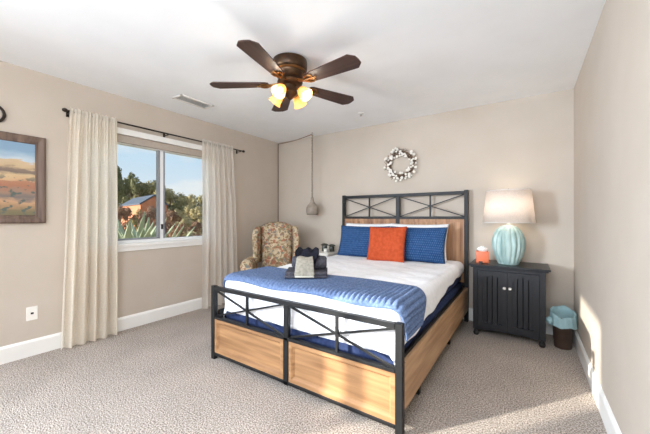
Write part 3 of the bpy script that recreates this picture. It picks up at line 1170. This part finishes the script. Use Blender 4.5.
# rolled dome towel
P = []
for j in range(33):
    v = j / 32
    row = []
    a0 = v * PI
    for i in range(33):
        u = i / 32
        x_ = (u - 0.5) * 0.285
        endr = (1 - abs(2 * u - 1) ** 4) ** 0.4
        r_ = 0.064 * (0.55 + 0.45 * endr)
        a = v * 2 * PI
        nn = 1 + 0.08 * noise.noise(Vector((x_ * 14, math.cos(a) * 1.5, math.sin(a) * 1.5 + 4)))
        row.append((x_, 0.80 * r_ * nn * math.cos(a), 0.058 + 0.92 * r_ * nn * math.sin(a)))
    P.append(row)
g = MB(); vs = g.grid(P)
bmesh.ops.remove_doubles(g.b, verts=g.b.verts, dist=0.0005)
bmesh.ops.holes_fill(g.b, edges=[e_ for e_ in g.b.edges if e_.is_boundary], sides=80)
o = g.build('rolled_towel', M['charcoal'], None, True, 70)
base = tw + Vector((0, 0, 0.053))
def loc_t(x_, y_, z_):
    return tw + Matrix.Rotation(trz, 3, 'Z') @ Vector((x_, y_, z_))
o.location = loc_t(0.015, 0.02, 0.050); o.rotation_euler = (0, 0, trz)
tag(o, 'charcoal towel rolled up on the folded bath towel', 'towel', 'towels on the bed')
# black towel ruffled over the roll
P = []
for j in range(41):
    v = j / 40
    a = R(-5 + 190 * v)
    row = []
    for i in range(25):
        u = i / 24
        x_ = -0.022 + (u - 0.5) * (0.165 + 0.03 * math.sin(3 * a + 1))
        r_ = 0.082 + 0.012 * math.sin(12 * u + 3 * v) * math.sin(PI * v) + 0.02 * noise.noise(Vector((u * 4, v * 5, 2)))
        row.append((x_, 0.86 * r_ * math.cos(a), 0.064 + 1.12 * r_ * math.sin(a)))
    P.append(row)
g = MB(); g.grid(P)
o = solid(g.build('hand_towel', M['blackterry'], None, True, 180), 0.012, 1)
o.location = loc_t(0.02, 0.02, 0.052); o.rotation_euler = (0, 0, trz)
tag(o, 'black hand towel bunched over the rolled towel', 'towel', 'towels on the bed')
# pale washcloth over the front
P = []
for j in range(31):
    v = j / 30
    row = []
    for i in range(17):
        u = i / 16
        x_ = (u - 0.5) * lerp(0.118, 0.150, v)
        if v < 0.22:
            k_ = v / 0.22
            y_ = lerp(-0.045, -0.085, k_)
            z_ = 0.096 - 0.010 * k_ ** 2
        else:
            k_ = (v - 0.22) / 0.78
            y_ = -0.085 - 0.030 * math.sin(k_ * PI / 2) - 0.022 * k_
            z_ = 0.086 - 0.115 * k_
        row.append((x_, y_ + 0.010 * (2 * u - 1) ** 2, z_ + 0.004 * math.sin(7 * u)))
    P.append(row)
g = MB(); g.grid(P)
o = solid(g.build('washcloth', M['sage'], None, True, 180), 0.014, 1)
o.location = loc_t(-0.014, 0.0, 0.055); o.rotation_euler = (0, 0, trz)
tag(o, 'pale grey washcloth draped down the front of the towel stack', 'towel', 'towels on the bed')
hm = MB(); hm.box(-0.074, 0.074, -0.152, -0.136, -0.041, -0.025, 0.006, 2)
hb = hm.build('hem', M['sagepale'], o, True)

# ------------------------------------------------------------------ wing armchair
ch = thing('wing_armchair', 'floral upholstered wing armchair in the corner beyond the bed', 'armchair', (-2.87, 3.05, 0), R(40))
# local: faces -Y
def soft(x0, x1, y0, y1, z0, z1, bev, seg=4):
    g_ = MB(); g_.box(x0, x1, y0, y1, z0, z1, bev, seg); return g_
g = soft(-0.29, 0.29, -0.36, 0.28, 0.20, 0.36, 0.03); g.build('seat_base', M['floral'], ch, True)
g = soft(-0.265, 0.265, -0.40, 0.16, 0.355, 0.475, 0.045, 5); g.build('seat_cushion', M['floral'], ch, True)
# back with an arched top, reclined
P = []
nu, nv = 28, 30
front, rear = [], []
for j in range(nv + 1):
    v = j / nv
    fr_, rr_ = [], []
    for i in range(nu + 1):
        u = 2 * i / nu - 1
        ztop = 1.115 - 0.07 * abs(u) ** 2.4
        z_ = 0.30 + (ztop - 0.30) * v
        x_ = u * (0.205 + 0.035 * v)
        ed = max(0.0, (1 - abs(u) ** 5) * (1 - abs(2 * v - 1) ** 7)) ** 0.5
        yb_ = 0.13 + 0.16 * v
        fr_.append((x_, yb_ + 0.05 - 0.085 * ed, z_))
        rr_.append((x_, yb_ + 0.05 + 0.06 * ed, z_))
    front.append(fr_); rear.append(rr_)
g = MB(); g.grid(front); g.grid(rear)
bmesh.ops.remove_doubles(g.b, verts=g.b.verts, dist=0.0005)
g.build('backrest', M['floral'], ch, True, 180)
for s_ in (-1, 1):
    # wing
    sil = [(0.30, 0.52), (0.33, 0.78), (0.345, 0.96), (0.335, 1.03), (0.27, 1.055), (0.14, 1.035), (0.07, 0.99), (0.035, 0.92), (0.035, 0.82), (0.06, 0.70), (0.06, 0.60), (0.02, 0.55)]
    g = MB(); xo = 0.222 if s_ > 0 else -0.297
    g.prism([(xo, y_, z_) for y_, z_ in sil], (0.075, 0, 0), bev=0.026)
    for v in g.b.verts:
        v.co.x += s_ * 0.03 * max(0, (0.25 - v.co.y)) / 0.2
    g.build('wing', M['floral'], ch, True, 60)
    # arm: panel plus rolled top with round front
    g = MB()
    g.box(s_ * 0.315 - 0.04, s_ * 0.315 + 0.04, -0.34, 0.26, 0.20, 0.58, 0.02, 3)
    mt2 = Matrix.Translation((s_ * 0.345, -0.355, 0.565)) @ Matrix.Rotation(R(-90), 4, 'X')
    g.lathe([(0.02, -0.006), (0.062, -0.004), (0.078, 0.008), (0.080, 0.03), (0.078, 0.30), (0.066, 0.48), (0.05, 0.60)], 24, mtx=mt2)
    g.build('armrest', M['floral'], ch, True, 60)
    for (yy, rake) in ((-0.31, 0), (0.24, 0.05)):
        g = MB(); g.tube([(s_ * 0.26, yy, 0.21), (s_ * 0.265, yy - 0.005, 0.14), (s_ * 0.262, yy + rake * 0.5, 0.07), (s_ * 0.262, yy + rake, 0.0)], [0.028, 0.026, 0.018, 0.021], 10)
        g.build('leg', M['legwood'], ch, True)

# ------------------------------------------------------------------ white bedside table with jars (left of the bed)
tb = thing('side_table', 'small white side table between armchair and headboard', 'side table', (-2.42, 3.57, 0))
MB().box(-0.19, 0.19, -0.19, 0.19, 0.665, 0.69, 0.004).build('tabletop', M['whitetable'], tb)
MB().box(-0.165, 0.165, -0.165, 0.165, 0.54, 0.665, 0.003).build('apron', M['whitetable'], tb)
d_ = MB().box(-0.135, 0.135, -0.178, -0.16, 0.56, 0.645, 0.004).build('drawer', M['whitetable'], tb)
MB().lathe([(0.006, 0.0), (0.006, 0.012), (0.013, 0.018), (0.011, 0.026), (0.003, 0.028)], 14, mtx=Matrix.Translation((0, -0.178, 0.60)) @ Matrix.Rotation(R(90), 4, 'X')).build('knob', M['chrome'], d_, True)
for sx in (-1, 1):
    for sy in (-1, 1):
        MB().box(sx * 0.15 - 0.018, sx * 0.15 + 0.018, sy * 0.15 - 0.018, sy * 0.15 + 0.018, 0, 0.545, 0.003).build('leg', M['whitetable'], tb)
MB().box(-0.15, 0.15, -0.15, 0.15, 0.18, 0.20, 0.003).build('shelf', M['whitetable'], tb)


def jar(loc, s_, label):
    j_ = thing('jar', label, 'jar', loc, 0, 'jars on the side table')
    MB().lathe([(0.030 * s_, 0), (0.034 * s_, 0.006), (0.035 * s_, 0.06 * s_), (0.030 * s_, 0.072 * s_)], 24).build('body', M['jarglass'], j_, True)
    MB().lathe([(0.036 * s_, 0.072 * s_), (0.050 * s_, 0.078 * s_), (0.050 * s_, 0.084 * s_), (0.03 * s_, 0.098 * s_), (0.006, 0.102 * s_)], 24).build('lid', M['lid'], j_, True)
    return j_


jar((-2.43, 3.60, 0.69), 1.12, 'dark lidded jar on the white side table, nearer the armchair')
jar((-2.305, 3.60, 0.69), 1.05, 'dark lidded jar on the white side table, nearer the headboard')
cu = thing('votive_cup', 'small white cup in front of the two dark jars', 'cup', (-2.335, 3.49, 0.69))
o = MB().lathe([(0.022, 0), (0.026, 0.004), (0.031, 0.05), (0.028, 0.05), (0.023, 0.008), (0.002, 0.008)], 20, caps=False).build('body', M['knob'], cu, True)
MB().lathe([(0.002, 0.0), (0.0255, 0.0), (0.0265, 0.03), (0.002, 0.032)], 20).build('wax', M['tissue'], cu, True)

# ------------------------------------------------------------------ black cabinet
ns = thing('nightstand_cabinet', 'black two-door cabinet on casters right of the bed', 'cabinet', (-0.156, 3.35, 0))
yb_, W_ = 0.40, 0.297
g = MB()
g.box(-0.334, 0.334, -0.026, yb_ + 0.02, 0.692, 0.712, 0.005)
g.box(-0.318, 0.318, -0.012, yb_ + 0.01, 0.678, 0.692, 0.003)
g.build('top', M['nsblack'], ns)
g = MB()
g.box(-W_, -W_ + 0.018, 0.004, yb_, 0.06, 0.678).box(W_ - 0.018, W_, 0.004, yb_, 0.06, 0.678)
g.box(-W_, W_, yb_ - 0.012, yb_, 0.06, 0.678).box(-W_, W_, 0.02, yb_, 0.085, 0.10)
g.box(-W_, -W_ + 0.045, 0, 0.02, 0.06, 0.678, 0.002).box(W_ - 0.045, W_, 0, 0.02, 0.06, 0.678, 0.002)
g.box(-W_ + 0.045, W_ - 0.045, 0, 0.02, 0.655, 0.678)
poly = [(-W_ + 0.045, 0, 0.09), (-W_ + 0.045, 0, 0.06)]
for q in range(11):
    u = q / 10
    poly.append((lerp(-W_ + 0.06, W_ - 0.06, u), 0, 0.061 + 0.014 * math.sin(PI * u)))
poly += [(W_ - 0.045, 0, 0.06), (W_ - 0.045, 0, 0.09)]
g.prism(poly, (0, 0.02, 0))
g.build('body', M['nsblack'], ns)
for s_ in (-1, 1):
    xa, xb = (0.0015, W_ - 0.047) if s_ > 0 else (-W_ + 0.047, -0.0015)
    za, zb = 0.092, 0.653
    xl, xr = xa + 0.042, xb - 0.042
    arch = [(lerp(xr, xl, q / 14), zb - 0.085 + 0.045 * math.sin(PI * q / 14)) for q in range(15)]
    hole = [(xl, za + 0.05), (xr, za + 0.05)] + arch
    g = MB()
    y_f, y_b = -0.010, 0.014
    g.box(xa, xl, y_f, y_b, za, zb).box(xr, xb, y_f, y_b, za, zb).box(xl, xr, y_f, y_b, za, za + 0.05)
    g.prism([(xl, y_f, zb), (xr, y_f, zb)] + [(x_, y_f, z_) for x_, z_ in arch], (0, y_b - y_f, 0))
    dr = g.build('door', M['nsblack'], ns)
    g = MB()
    n_ = 4
    wdt = (xr - xl + 0.01) / n_
    for q in range(n_):
        g.box(xl - 0.005 + q * wdt + 0.0016, xl - 0.005 + (q + 1) * wdt - 0.0016, 0.008, 0.016, za + 0.045, zb - 0.035, 0.003, 1)
    g.build('beadboard', M['nsblack'], dr)
    MB().lathe([(0.006, 0), (0.006, 0.010), (0.013, 0.016), (0.014, 0.022), (0.009, 0.029), (0.002, 0.031)], 16,
               mtx=Matrix.Translation((s_ * 0.0225, -0.006, 0.503)) @ Matrix.Rotation(R(90), 4, 'X')).build('knob', M['knob'], dr, True)
for sx in (-1, 1):
    for yy in (0.0, yb_ - 0.04):
        g = MB()
        xx = sx * (W_ - 0.028)
        g.lathe([(0.004, -0.024), (0.018, -0.022), (0.025, -0.013), (0.027, -0.003), (0.024, 0), (0.027, 0.003), (0.025, 0.013), (0.018, 0.022), (0.004, 0.024)], 20, mtx=Matrix.Translation((xx + 0.002, yy, 0.0275)) @ Matrix.Rotation(R(90), 4, 'Y') @ Matrix.Rotation(R(0), 4, 'X'))
        cs = g.build('caster', M['rubber'], ns, True)
        g = MB(); g.box(xx - 0.016, xx + 0.02, yy - 0.016, yy + 0.016, 0.052, 0.066, 0.002); g.tube([(xx - 0.025, yy, 0.0275), (xx + 0.029, yy, 0.0275)], 0.005, 8)
        g.build('caster_bracket', M['black'], cs)

# ------------------------------------------------------------------ gourd lamp
lp = thing('table_lamp', 'pale teal ribbed gourd lamp with white drum shade on the black cabinet', 'lamp', (-0.157, 3.55, 0.712))
NR = 17
prof = [(0.088, 0.0), (0.092, 0.006), (0.108, 0.04), (0.130, 0.095), (0.144, 0.155), (0.148, 0.205), (0.143, 0.255), (0.128, 0.305), (0.105, 0.345), (0.075, 0.373), (0.045, 0.388), (0.026, 0.393)]
pp = []
for (r0, z_a), (r1, z_b) in zip(prof, prof[1:]):
    for q in range(3):
        pp.append((lerp(r0, r1, q / 3), lerp(z_a, z_b, q / 3)))
pp.append(prof[-1])
def gourd(a, z_):
    f_ = math.sin(PI * min(1, z_ / 0.393)) ** 0.4
    wob = 0.5 * math.sin(7 * z_ * 3 + 2 * math.sin(a * 3))
    return 1 - 0.105 * f_ * (1 - abs(math.cos(NR * a / 2 + 0.35 * wob))) + 0.012 * f_ * math.sin(5 * a + 9 * z_)
MB().lathe(pp, NR * 12, mod=gourd).build('lamp_base', M['glaze'], lp, True, 180)
MB().lathe([(0.018, 0.39), (0.02, 0.40), (0.010, 0.405), (0.010, 0.43), (0.016, 0.432), (0.016, 0.47), (0.004, 0.472)], 18).build('neck', M['knob'], lp, True)
sh = MB().lathe([(0.2285, 0.415), (0.1945, 0.735)], 56, caps=False).build('lamp_shade', M['shade'], lp, True)
solid(sh, 0.002, 0)
g = MB()
for r_, z_ in ((0.2285, 0.415), (0.1945, 0.735)):
    g.tube([(r_ * math.cos(2 * PI * q / 48), r_ * math.sin(2 * PI * q / 48), z_) for q in range(48)], 0.0025, 6, closed=True)
for q in range(3):
    a = 2 * PI * q / 3 + 0.4
    g.tube([(0.192 * math.cos(a), 0.192 * math.sin(a), 0.73), (0, 0, 0.718)], 0.002, 5)
g.build('shade_ring', M['tissue'], lp)
g = MB()
for s_ in (-1, 1):
    g.tube([(0.012 * s_, 0, 0.43), (0.05 * s_, 0, 0.50), (0.055 * s_, 0, 0.60), (0.03 * s_, 0, 0.69), (0, 0, 0.718)], 0.002, 5)
g.lathe([(0.003, 0.715), (0.003, 0.735), (0.010, 0.742), (0.011, 0.750), (0.003, 0.757)], 12)
g.build('harp_and_finial', M['bronze'], lp, True)
MB().lathe([(0.014, 0.472), (0.017, 0.49), (0.028, 0.515), (0.031, 0.54), (0.022, 0.565), (0.004, 0.575)], 18).build('bulb', M['bulb'], lp, True)
ld = bpy.data.lights.new('lamp_light', 'POINT')
ld.energy = 4.0
ld.color = (1.0, 0.88, 0.74)
ld.shadow_soft_size = 0.11
lo = bpy.data.objects.new('lamp_light', ld)
C.objects.link(lo); lo.parent = lp; lo.location = (0, 0, 0.56)

# tissue box and little black block on the cabinet
tx = thing('tissue_box', 'coral orange tissue box with white tissue, left of the lamp', 'tissue box', (-0.385, 3.50, 0.712), R(8))
g = MB()
g.box(-0.058, 0.058, -0.058, 0.058, 0.0, 0.118, 0.006, 3)
g.build('cover', M['tissueorange'], tx, True)
MB().lathe([(0.040, 0.1178), (0.040, 0.1195), (0.030, 0.1195)], 24).build('slot_rim', M['tissue'], tx)
P = []
for j in range(15):
    v = j / 14
    row = []
    for i in range(36):
        a = 2 * PI * i / 36
        r_ = 0.030 + 0.024 * math.sin(PI * min(1, v * 1.1)) + 0.010 * math.sin(5 * a + 2) * v
        r_ *= (1 - 0.75 * v ** 3)
        row.append((r_ * math.cos(a), 0.75 * r_ * math.sin(a), 0.1185 + 0.045 * v + 0.008 * math.sin(4 * a) * v))
    P.append(row)
g = MB(); g.grid(P, closev=True)
g.build('tissue', M['tissue'], tx, True, 180)
o = MB().box(-0.402, -0.368, 3.362, 3.385, 0.712, 0.738, 0.004).build('trinket_box', M['rubber'])
tag(o, 'tiny black block on the cabinet edge in front of the tissue box', 'box')

# ------------------------------------------------------------------ waste bin with liner
bn = thing('waste_bin', 'brown waste bin with pale blue liner beside the black cabinet', 'waste bin', (0.270, 3.465, 0))
MB().lathe([(0.060, 0.0), (0.064, 0.004), (0.066, 0.01), (0.080, 0.27), (0.084, 0.275), (0.084, 0.285), (0.078, 0.285), (0.064, 0.015), (0.003, 0.013)], 40, caps=False).build('body', M['bin'], bn, True)
P = []
path = [(0.060, 0.06), (0.068, 0.15), (0.074, 0.25), (0.078, 0.276), (0.085, 0.290), (0.092, 0.282), (0.095, 0.26), (0.097, 0.232), (0.100, 0.200)]
for (r0, z_a) in path:
    row = []
    for i in range(72):
        a = 2 * PI * i / 72
        fold = 0.004 * math.sin(13 * a + z_a * 30) + 0.003 * math.sin(29 * a)
        lift = 0.068 * smooth01((z_a - 0.2) / 0.08) * (0.5 + 0.5 * math.sin(a)) + 0.006 * math.sin(5 * a + 1) * (1 if z_a > 0.18 else 0)
        rr_ = r0 + (fold if r0 > 0.084 else -abs(fold))
        row.append((rr_ * math.cos(a), rr_ * math.sin(a), z_a + lift))
    P.append(row)
g = MB(); g.grid(P, closev=True)
g.build('liner', M['liner'], bn, True, 180)
g = MB()
t_ = bmesh.new(); bmesh.ops.create_icosphere(t_, subdivisions=3, radius=0.03)
for v in t_.verts:
    v.co *= 1 + 0.35 * noise.noise(v.co * 60)
g.add(t_, Matrix.Translation((-0.098, -0.045, 0.245)))
g.build('liner_knot', M['liner'], bn, True, 180)

# ------------------------------------------------------------------ outdoors
GZ = -0.35
def out(px, depth, z):
    th = R(33.93)
    F_ = Vector((-math.sin(th), math.cos(th), 0)); R_ = Vector((math.cos(th), math.sin(th), 0))
    p = F_ * depth + R_ * (depth * (px - 325) / 300.2)
    return Vector((p.x, p.y, z))


g = MB()
g.box(-140, LX - WT - 0.05, -60, 130, GZ - 0.3, GZ)
struct(g.build('ground', M['drygrass']), 'dry grassy ground outside the window')

# added unseen block outside; keeps direct sun off the front window
g = MB()
nd = Vector((0.63, 0.777, 0)).normalized(); sdv = Vector((0.777, -0.63, 0)).normalized()
pc = Vector((-8.64, -4.62, 0))
mtx = Matrix((nd, sdv, Vector((0, 0, 1)))).transposed().to_4x4(); mtx.translation = pc
g.box(-2.0, 0.0, -0.62, 0.62, GZ, 4.4, 0.02, 2, mtx=mtx)
struct(g.build('sun_blocker', M['brickred']), 'added unseen block that keeps sun off the window')

# shed with a gable end
A = out(140.5, 34, GZ); B = out(167, 37.5, GZ); D = out(121, 41, GZ)
u_ = (B - A); v_ = (D - A)
H1, H2 = 2.95, 4.0
sh_ = thing('shed', 'orange shed with blue-grey gable roof among the trees outside', 'shed', A)
g = MB()
gable = [Vector((0, 0, 0)), u_, u_ + Vector((0, 0, H1)), u_ / 2 + Vector((0, 0, H2)), Vector((0, 0, H1))]
g.prism(gable, v_)
g.build('walls', M['brickred'], sh_)
g = MB()
apex = u_ / 2 + Vector((0, 0, H2 + 0.10))
for e_ in (Vector((0, 0, H1)), u_ + Vector((0, 0, H1))):
    dn_ = (e_ + Vector((0, 0, 0.1)) - apex) * 1.10
    ov = v_ * 0.02
    g.prism([apex - ov, apex + dn_ - ov, apex + dn_ + v_ * 1.02, apex + v_ * 1.02], (0, 0, 0.12))
g.build('roof', M['slate'], sh_)


def crown_mesh(seed, n_, leaf, shape='round', clumps=14):
    rr = random.Random(seed)
    g_ = MB()
    cl = []
    for q in range(clumps):
        a = rr.uniform(0, 2 * PI)
        z_ = rr.uniform(-0.85, 0.95)
        if shape == 'cone':
            rad = 0.75 * (1 - (z_ + 1) / 2.1)
        else:
            rad = math.sqrt(max(0.05, 1 - z_ * z_)) * rr.uniform(0.25, 0.85)
        cl.append((Vector((rad * math.cos(a), rad * math.sin(a), z_)), rr.uniform(0.22, 0.42)))
    for q in range(n_):
        c_, r_ = rr.choice(cl)
        d_ = Vector((rr.gauss(0, 1), rr.gauss(0, 1), rr.gauss(0, 1))).normalized()
        p = c_ + d_ * r_ * rr.uniform(0.5, 1.0) ** 0.5
        t1 = Vector((rr.gauss(0, 1), rr.gauss(0, 1), rr.gauss(0, 1))).normalized()
        t2 = d_.cross(t1)
        if t2.length < 0.1:
            continue
        t2.normalize(); t1 = t2.cross(d_ + t1 * 0.5).normalized()
        s_ = leaf * rr.uniform(0.6, 1.4)
        vs_ = [g_.b.verts.new(p + t1 * s_), g_.b.verts.new(p + t2 * s_ * 0.5), g_.b.verts.new(p - t1 * s_), g_.b.verts.new(p - t2 * s_ * 0.5)]
        g_.b.faces.new(vs_)
    return g_


crowns = {}
def tree(px, depth, top, wid, kind, label, name='tree', cat='tree', bottom=None, group='trees outside the window'):
    p = out(px, depth, GZ)
    r_ = thing(name, label, cat, p, rnd.uniform(0, 6), group)
    hgt = top - GZ
    cb = (bottom if bottom is not None else 0.22) * hgt
    key = (kind, rnd.randint(0, 1))
    if key not in crowns:
        o_ = crown_mesh(hash(key) % 1000 if False else len(crowns) + 11, 2600 if kind != 'leaf_red' else 1500, 0.075, 'round').build('crown', M[kind], r_)
        crowns[key] = o_.data
    else:
        o_ = bpy.data.objects.new('crown', crowns[key]); C.objects.link(o_); o_.parent = r_
    o_.location = (0, 0, (cb + hgt) / 2)
    o_.scale = (wid / 2, wid / 2, (hgt - cb) / 2 * 0.92)
    g_ = MB()
    g_.tube([(0, 0, 0), (0.03 * hgt * 0.2, 0, hgt * 0.3), (0, 0.02, hgt * 0.75)], [0.05 * hgt * 0.5, 0.035 * hgt * 0.5, 0.01 * hgt], 7)
    for q in range(3):
        a = q * 2.1 + 0.5
        g_.tube([(0, 0, hgt * (0.3 + 0.1 * q)), (0.25 * wid * math.cos(a), 0.25 * wid * math.sin(a), hgt * (0.55 + 0.08 * q))], [0.012 * hgt, 0.005 * hgt], 5)
    g_.build('trunk', M['bark'], r_, True)
    return r_


def topz(ypx, depth):
    return 1.183 + (217 - ypx) * depth / 300.2


ROWS = (43, 51, 59, 67)
for q, (px, ytop, kind, lab) in enumerate([
    (108, 178, 'leaf_dark', 'dark tree seen through the left curtain'),
    (116, 167, 'leaf_dark', 'tall dark tree at the left edge of the window view'),
    (123, 181, 'leaf_dark', 'dark tree behind the left end of the shed roof'),
    (131, 173, 'leaf_dark', 'tallest dark bushy tree behind the shed'),
    (139, 181, 'leaf_dark', 'dark tree directly above the shed roof'),
    (147, 177, 'leaf_mid', 'olive tree above the right end of the shed roof'),
    (154, 181, 'leaf_mid', 'olive tree just left of the window mullion'),
    (163, 184, 'leaf_mid', 'olive tree just right of the window mullion'),
    (170, 186, 'leaf_mid', 'olive tree second to the right of the mullion'),
    (177, 191, 'leaf_mid', 'olive tree in the middle of the right pane'),
    (184, 196, 'leaf_pale', 'low pale olive tree right of the middle of the right pane'),
    (191, 197, 'leaf_pale', 'pale olive tree below the white cloud'),
    (198, 195, 'leaf_mid', 'olive tree at the right end of the right pane'),
    (206, 194, 'leaf_mid', 'olive tree seen through the right curtain')]):
    dep = ROWS[q % 4] + (8 if q < 8 else 0)
    tree(px, dep, topz(ytop, dep), 4.4 + 0.3 * (q % 4), kind, lab, bottom=0.05)
for px, dep, ytop, wd_, kind, lab in [
    (121, 20, 208, 1.1, 'leaf_red', 'red-brown bush in front of the left end of the shed'),
    (128, 23, 209, 1.3, 'leaf_red', 'red-brown bush left of the green bush by the shed'),
    (135, 26, 209, 1.4, 'leaf_mid', 'green bush in front of the shed wall'),
    (142, 21, 210, 1.2, 'leaf_red', 'red-brown bush below the corner of the shed'),
    (151, 24, 208, 1.5, 'leaf_red', 'red-brown bush left of the mullion'),
    (163, 22, 209, 1.5, 'leaf_red', 'red-brown bush right of the mullion'),
    (171, 19, 212, 1.4, 'leaf_red', 'red-brown bush in the left half of the right pane'),
    (180, 29, 207, 2.0, 'leaf_pale', 'pale bush in the middle of the right pane'),
    (189, 33, 208, 2.2, 'leaf_pale', 'pale bush under the low olive trees'),
    (198, 28, 209, 2.2, 'leaf_pale', 'pale bush at the right end of the right pane'),
    (176, 15, 221, 1.1, 'leaf_red', 'low red-brown bush nearest the window'),
    (186, 20, 221, 1.3, 'leaf_pale', 'low pale bush right of the nearest red one'),
    (197, 16, 223, 1.2, 'leaf_red', 'low red-brown bush by the right curtain')]:
    tree(px, dep, topz(ytop, dep), wd_, kind, lab, 'bush', 'bush', 0.0, 'bushes outside the window')


def agave_mesh(seed, ln):
    rr = random.Random(seed)
    g_ = MB()
    for q in range(15):
        a = q * 2.399 + rr.uniform(-0.1, 0.1)
        el = R(lerp(87, 66, q / 14))
        L_ = ln * rr.uniform(0.85, 1.05)
        P_ = []
        for j in range(9):
            t_ = j / 8
            wd_ = 0.115 * (1 - t_) ** 0.7 * (0.75 + 0.9 * t_ * (1 - t_)) * ln / 1.0 + 0.001
            ee = el - 0.15 * t_
            r0 = 0.05 + L_ * t_ * math.cos(ee)
            z_ = 0.02 + L_ * t_ * math.sin(ee)
            row = []
            for s_, dz in ((-1, 0.35), (-0.5, 0.0), (0, -0.12), (0.5, 0.0), (1, 0.35)):
                x_ = r0 - dz * wd_ * math.sin(ee)
                row.append((x_ * math.cos(a) - s_ * wd_ * math.sin(a), x_ * math.sin(a) + s_ * wd_ * math.cos(a), z_ + dz * wd_ * math.cos(ee)))
            P_.append(row)
        g_.grid(P_)
    return g_


for px, dep, ytop, seed, lab in [(122, 5.0, 218, 1, 'pale green agave at the lower left corner of the window'),
                                 (134, 6.2, 212, 2, 'large pale green agave in the middle of the left pane'),
                                 (143, 7.6, 213, 3, 'pale green agave just right of the large one'),
                                 (153, 5.6, 219, 4, 'pale green agave beside the window mullion')]:
    h_ = topz(ytop, dep) - GZ
    o = agave_mesh(seed, h_ * 0.98).build('agave', M['agave'], None, True, 180)
    o.location = out(px, dep, GZ)
    solid(o, 0.012, 0)
    tag(o, lab, 'agave', 'agaves outside the window')
